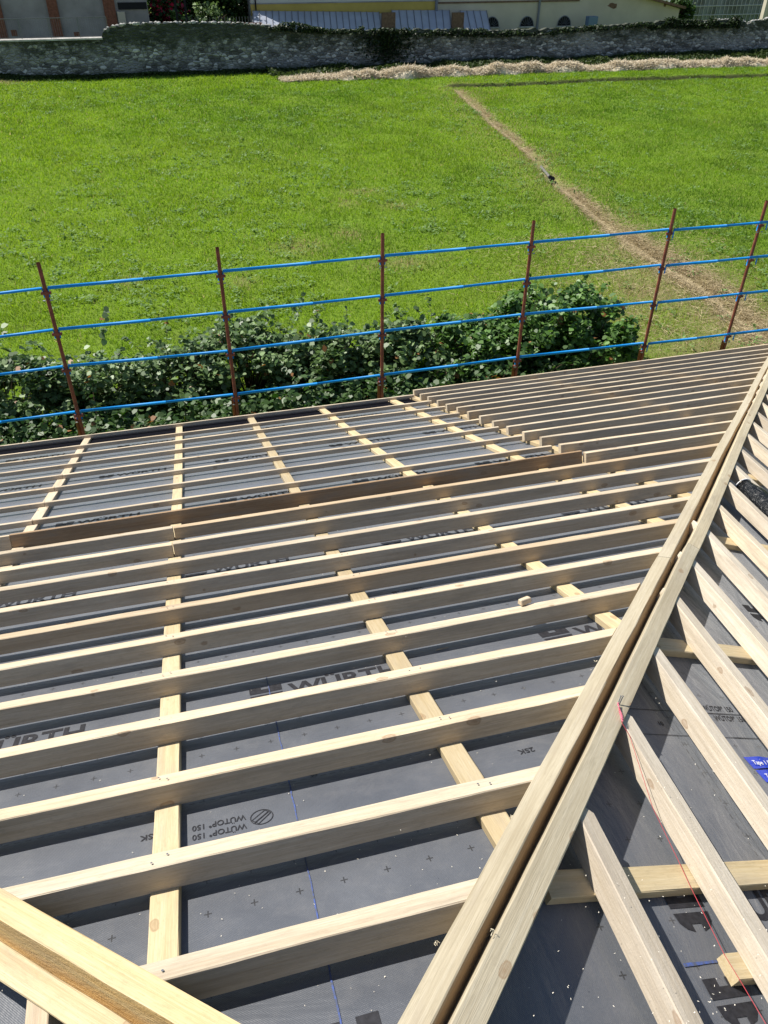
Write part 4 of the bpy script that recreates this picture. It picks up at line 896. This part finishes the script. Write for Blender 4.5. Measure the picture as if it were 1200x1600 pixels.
def leanto(pts_top, pts_bot, lab, name='lean_to_roof', nribs=14, dark=None):
    """a sloping standing-seam roof between a top line at YB and a bottom line nearer"""
    (x0, z0), (x1, z1) = pts_top; (x2, z2), (x3, z3) = pts_bot; Y0, Y1 = YB - .15, 66.2
    o = empty(name, ((x0 + x1) / 2, Y0, z0)); tag(o, lab, 'metal roof', 'zinc lean-to roofs behind the wall')
    vs = [(x0, Y0, z0), (x1, Y0, z1), (x3, Y1, z3), (x2, Y1, z2)]; vs += [(a, b_, c_ - .08) for a, b_, c_ in vs]
    link('roof_sheet', pyd('r', vs, [(0, 3, 2, 1), (4, 5, 6, 7), (0, 1, 5, 4), (1, 2, 6, 5), (2, 3, 7, 6), (3, 0, 4, 7)]), M['zincroof'], o)
    bm = bmesh.new()
    for i in range(nribs + 1):
        t = i / nribs; a = Vector((x0 + (x1 - x0) * t, Y0, z0 + (z1 - z0) * t + .03)); b_ = Vector((x2 + (x3 - x2) * t, Y1, z2 + (z3 - z2) * t + .03)); tube(bm, [a, b_], .03, 4)
    link('standing_seams', bmme(bm), M['down'], o)
    bm = bmesh.new(); box(bm, min(x0, x2) + .1, max(x1, x3) - .1, Y1 + .2, YB, 0, min(z2, z3) - .1); link('wall', bmme(bm), M['grey_plaster'], o)
    return o
def T(x, y, Y): q = at(x, y, Y); return (q.x, q.z)
leanto((T(395, 17, YB - .15), T(592, 19, YB - .15)), (T(396, 62, 66.2), T(598, 62, 66.2)), 'wide zinc lean-to roof under the yellow band, behind the ivy', nribs=20)
leanto((T(612, 16, YB - .15), T(702, 16, YB - .15)), (T(618, 60, 66.2), T(706, 60, 66.2)), 'middle zinc lean-to roof between two brown gaps', nribs=8)
leanto((T(719, 17, YB - .15), T(760, 17, YB - .15)), (T(728, 60, 66.2), T(769, 60, 66.2)), 'narrow rightmost zinc lean-to roof beside the first arched window', nribs=4)
for (a_, b2, lb) in ((593, 613, 'brown boarded gap left of the middle zinc roof'), (703, 720, 'brown boarded gap right of the middle zinc roof')):
    x0 = at(a_ + 4, 30, 67.5).x; x1 = at(b2 + 5, 30, 67.5).x; bm = bmesh.new(); box(bm, x0, x1, 67.5, 67.7, 0, at(a_, 20, 67.5).z); o = link('timber_infill', bmme(bm), M['tile']); tag(o, lb, 'timber panel', 'brown panels between the zinc roofs')
# long plaster building
YP = 70.0; bp = empty('building', (36, YP, 0)); tag(bp, 'long pale plaster building with arched cellar windows and grey downpipes, top right', 'building')
xa, xb = xr + .02, at(1062, 14, YP).x
def archwall():
    bm = bmesh.new(); vs = [bm.verts.new(p) for p in ((xa, YP, 0), (xb, YP, 0), (xb, YP, at(1062, 14, YP).z), (at(985, 0, YP).x, YP, 3.3), (at(985, 0, YP).x - 8, YP, 6.2), (xa, YP, 6.2))]; f = bm.faces.new(vs)
    r_ = bmesh.ops.extrude_face_region(bm, geom=[f]); 
    for v in [g for g in r_['geom'] if isinstance(g, bmesh.types.BMVert)]: v.co.y += 9
    bmesh.ops.recalc_face_normals(bm, faces=bm.faces); return bmme(bm)
link('wall', archwall(), M['cream'], bp)
zc = at(820, 2, YP).z; bm = bmesh.new(); box(bm, xa, at(905, 3, YP).x, YP - .08, YP - .003, zc - .06, zc + .05); link('string_course', bmme(bm), M['tile'], bp)
for pxx in (842,):
    q_ = at(pxx, 10, YP); bm = bmesh.new(); tube(bm, [(q_.x, YP - .1, .5), (q_.x, YP - .1, 6)], .10, 8); link('downpipe', bmme(bm), M['down'], bp)
q_ = at(681, 10, YP); bm = bmesh.new(); tube(bm, [(q_.x, YP - .15, 1.5), (q_.x, YP - .15, 6)], .12, 8); link('downpipe', bmme(bm), M['down'], bp)
def lunette(cx, zbase, r_):
    bm = bmesh.new(); n = 16; c = [bm.verts.new((cx + r_ * math.cos(math.pi * i / n), YP - .02, zbase + r_ * 1.15 * math.sin(math.pi * i / n))) for i in range(n + 1)]; bm.faces.new(c[::-1])
    w_ = link('window', bmme(bm), M['darkroom'], bp)
    bm = bmesh.new(); pts = [(cx + r_ * math.cos(math.pi * i / n), YP - .05, zbase + r_ * 1.15 * math.sin(math.pi * i / n)) for i in range(n + 1)]; tube(bm, pts, .035, 5)
    link('frame', bmme(bm), M['down'], w_)
    bm = bmesh.new()
    for i in range(1, 8):
        a = math.pi * i / 8; tube(bm, [(cx + .15 * math.cos(a), YP - .05, zbase + .15 * math.sin(a)), (cx + r_ * math.cos(a), YP - .05, zbase + r_ * 1.15 * math.sin(a))], .014, 4)
    link('window_bars', bmme(bm), M['steel'], w_)
    bm = bmesh.new(); box(bm, cx - r_ - .1, cx + r_ + .1, YP - .12, YP - .003, zbase - .1, zbase - .002); link('sill', bmme(bm), M['capstone'], w_)
for pxx, pyb in ((768, 42), (822.5, 41), (880.5, 40)):
    q_ = at(pxx, pyb, YP); lunette(q_.x, q_.z, .60)
for (x0, y0, x1, y1) in ((948, 4, 968, 14), (1036, 2, 1043, 12), (1075 - 2, 0, 1080, 4)):
    a = at(x0, y1, YP); b2 = at(x1, y0, YP); 
    if b2.x > xb: continue
    bm = bmesh.new(); nn = 14; c = [bm.verts.new(((a.x + b2.x)/2 + (b2.x - a.x)/2 * math.cos(2*math.pi*i/nn) * random.uniform(.6, 1.1), YP - .012, (a.z + b2.z)/2 + (b2.z - a.z)/2 * math.sin(2*math.pi*i/nn) * random.uniform(.6, 1.1))) for i in range(nn)]; bm.faces.new(c[::-1]); link('bare_brick_patch', bmme(bm), M['tile'], bp)
# its roof verge at the right
r0 = at(975, -6, YP - .5); r1 = at(1068, 10, YP - .5); bm = bmesh.new()
vs = [Vector((r0.x - 4, YP - .6, r0.z + 1.2)), Vector((r1.x + .2, YP - .6, r1.z)), Vector((r1.x + .2, YP + 9, r1.z)), Vector((r0.x - 4, YP + 9, r0.z + 1.2))]
vv_ = [bm.verts.new(v) for v in vs] + [bm.verts.new(v - Vector((0, 0, .18))) for v in vs]
for f in ((0, 1, 2, 3), (7, 6, 5, 4), (0, 4, 5, 1), (1, 5, 6, 2), (2, 6, 7, 3), (3, 7, 4, 0)): bm.faces.new([vv_[i] for i in f])
link('roof', bmme(bm), M['tile'], bp)
# blue grey shed box beside the wall
q_ = at(928, 32, 68); bm = bmesh.new(); box(bm, q_.x - .45, q_.x + .35, 68, 68.6, 0, at(928, 26, 68).z); o = link('metal_box', bmme(bm), simple('blue_grey_metal', (0.10, 0.16, 0.26), .5, .4)); tag(o, 'small blue grey metal box against the plaster building behind the ivy', 'box')
# glasshouse at the far right
gh = empty('glasshouse', (50, 74, 0)); tag(gh, 'glasshouse with thin pale glazing bars at the top right corner', 'glasshouse')
x0, x1 = at(1066, 20, 74).x, at(1192, 20, 74).x
bm = bmesh.new(); box(bm, x0, x1 + 8, 74, 80, 0, 5.2)
mt, n, b = mat('greenhouse_glass'); b.inputs['Base Color'].default_value = (0.10, 0.13, 0.14, 1); b.inputs['Roughness'].default_value = .12; b.inputs['Specular IOR Level'].default_value = .8
k = N(n); k.l(k.ramp(k.noise(k.mapping(k.new('ShaderNodeTexCoord').outputs['Object'], (1.3, 1, .8)), 1.0, 4, .6), [(.35, (.05, .07, .06)), (.65, (.20, .24, .25))]), b.inputs['Base Color'])
link('glazing', bmme(bm), mt, gh)
bm = bmesh.new(); xx = x0
while xx < x1 + 6: tube(bm, [(xx, 73.95, 0), (xx, 73.95, 5.2)], .03, 4); xx += .42
for zz in (1.2, 1.9, 2.6, 3.6): tube(bm, [(x0, 73.93, zz), (x1 + 6, 73.93, zz)], .04, 4)
link('glazing_bars', bmme(bm), M['white'], gh)
q_ = at(1195, 15, 66); bm = bmesh.new(); box(bm, q_.x, q_.x + .5, 66, 66.4, 0, 5); o = link('pillar', bmme(bm), M['cream']); tag(o, 'pale pillar at the right edge of the photo behind the stone wall', 'pillar')
tree(at(1062, 25, 72).x, 72, 3.0, 1.0, 1800, 'dark bush between the plaster building and the glasshouse', 'bush', 'bush', base=0.0)
for bx_, by2, lb in ((70, 80, 'far tree line tree beyond the glasshouse, outside the frame'),): pass
# ------------------------------------------------------------------ shrubs behind the scaffold
GS = 'bramble and hazel shrubs between the scaffold and the field'
def shrub(cx, cy, rx, ry, h, n, lab, seed, lo=(.035, .075, .018), hi=(.10, .17, .055), gapy=0.0, size=(.075, .15), shoots=10):
    r2 = np.random.default_rng(seed); p_ = empty('shrub', (cx, cy, 0)); tag(p_, lab, 'shrub', GS)
    nc = 60; ang = r2.random(nc) * 6.28; rad = np.sqrt(r2.random(nc)); zc_ = (r2.random(nc) ** .6)
    px, py, pz = rad * np.cos(ang), rad * np.sin(ang), zc_ * np.sqrt(np.clip(1 - rad ** 2 * .8, .1, 1))
    ci = r2.integers(0, nc, n); off = r2.normal(0, 1, (n, 3)); off /= np.linalg.norm(off, axis=1)[:, None]; off *= (r2.random((n, 1)) ** .5) * .33
    X = cx + (px[ci]) * rx + off[:, 0]; Y = cy + (py[ci]) * ry + off[:, 1]; Z = np.clip(pz[ci] * h + off[:, 2] * .8, .05, None)
    bm = bmesh.new(); rr = random.Random(seed)
    for i in range(nc):
        e = Vector((cx + px[i] * rx, cy + py[i] * ry, pz[i] * h)); s0 = Vector((cx + px[i] * rx * .3, cy + py[i] * ry * .3, 0)); m_ = s0.lerp(e, .5) + Vector((0, 0, .15)); tube(bm, [s0, m_, e], .014, 5, .005)
    SX, SY, SZ, SS = [], [], [], []
    for i in range(shoots):
        a = rr.uniform(0, 6.28); s0 = Vector((cx + rr.uniform(-.8, .8) * rx, cy + rr.uniform(-.6, .6) * ry, h * .7)); d = Vector((math.cos(a) * .6, math.sin(a) * .6, rr.uniform(.3, 1.1))) * rr.uniform(.5, 1.1); e = s0 + d
        m_ = s0 + d * .5 + Vector((0, 0, .12)); tube(bm, [s0, m_, e], .007, 4, .003)
        for q in range(14):
            t = .25 + .75 * q / 13; c_ = s0.lerp(m_, min(1, t * 2)) if t < .5 else m_.lerp(e, t * 2 - 1); SX.append(c_.x + rr.uniform(-.06, .06)); SY.append(c_.y + rr.uniform(-.06, .06)); SZ.append(c_.z + rr.uniform(-.03, .05))
    link('stem', bmme(bm), M['stem'], p_)
    X = np.concatenate([X, SX]); Y = np.concatenate([Y, SY]); Z = np.concatenate([Z, SZ]); n = len(X)
    q_ = leaves(X, Y, Z, size[0] + (size[1] - size[0]) * r2.random(n) ** 1.3, .9, seed)
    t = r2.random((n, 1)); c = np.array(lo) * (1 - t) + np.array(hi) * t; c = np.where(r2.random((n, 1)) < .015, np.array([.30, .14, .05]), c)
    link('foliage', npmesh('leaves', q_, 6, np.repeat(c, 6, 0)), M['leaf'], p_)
specs = [(-3.9, 16.1, 1.3, 1.1, 1.55, 4600, 'leafy shrub at the left edge of the photo, behind the leftmost post'),
         (-2.2, 16.2, 1.1, .9, 1.35, 3000, 'sparse shrub with grass showing through, just right of the leftmost post'),
         (-0.5, 16.3, 1.1, .9, 1.3, 2600, 'low thin shrub between the leftmost and second posts'),
         (1.1, 16.3, 1.2, 1.0, 1.75, 5000, 'shrub with upright leafy shoots, just right of the second post'),
         (2.9, 16.1, 1.2, 1.0, 1.5, 4800, 'shrub in the middle of the row, left of the upright post'),
         (4.6, 15.9, 1.2, 1.0, 1.5, 4800, 'shrub just right of the upright third post'),
         (6.2, 15.7, 1.1, 1.0, 1.8, 5200, 'shrub just left of the fourth post'),
         (7.6, 15.7, 1.2, 1.15, 2.1, 6500, 'tall glossy shrub right behind the fourth post'),
         (8.8, 15.5, 1.05, 1.2, 2.1, 6500, 'rightmost glossy shrub, beside the mown strip'),
         (-3.7, 13.9, 1.2, .9, 1.5, 4600, 'shade-coloured lower shrub in the left corner just above the eave'),
         (-1.6, 13.9, 1.2, .8, 1.25, 4200, 'shade-coloured lower shrub above the eave, right of the leftmost post'),
         (0.3, 13.8, 1.2, .8, 1.2, 4200, 'shade-coloured lower shrub above the eave, below the second post'),
         (2.2, 14.0, 1.2, .9, 1.5, 4600, 'shade-coloured lower shrub above the eave, between second and upright posts'),
         (4.1, 14.0, 1.2, .9, 1.6, 4800, 'shade-coloured lower shrub above the eave, beside the upright post'),
         (6.0, 14.1, 1.2, .9, 1.7, 5000, 'shade-coloured lower shrub above the squared batten ends'),
         (7.9, 14.3, 1.1, .9, 1.7, 5000, 'shade-coloured lower shrub above the eave, right of the fourth post')]
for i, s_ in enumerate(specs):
    shrub(s_[0], s_[1] - (.45 if i < 9 else -.1), s_[2], s_[3], s_[4] * (.84 if i < 9 else .42), int(s_[5] * (.9 if i < 9 else .5)), s_[6], 100 + i, lo=(.03, .07, .016) if i < 6 else (.025, .07, .010), hi=(.20, .30, .11) if i < 6 else (.15, .28, .06) if i < 9 else (.07, .13, .03), shoots=12 if i < 6 else 4)  # front row gets darker leaf colours, painting in the shade low in the hedge
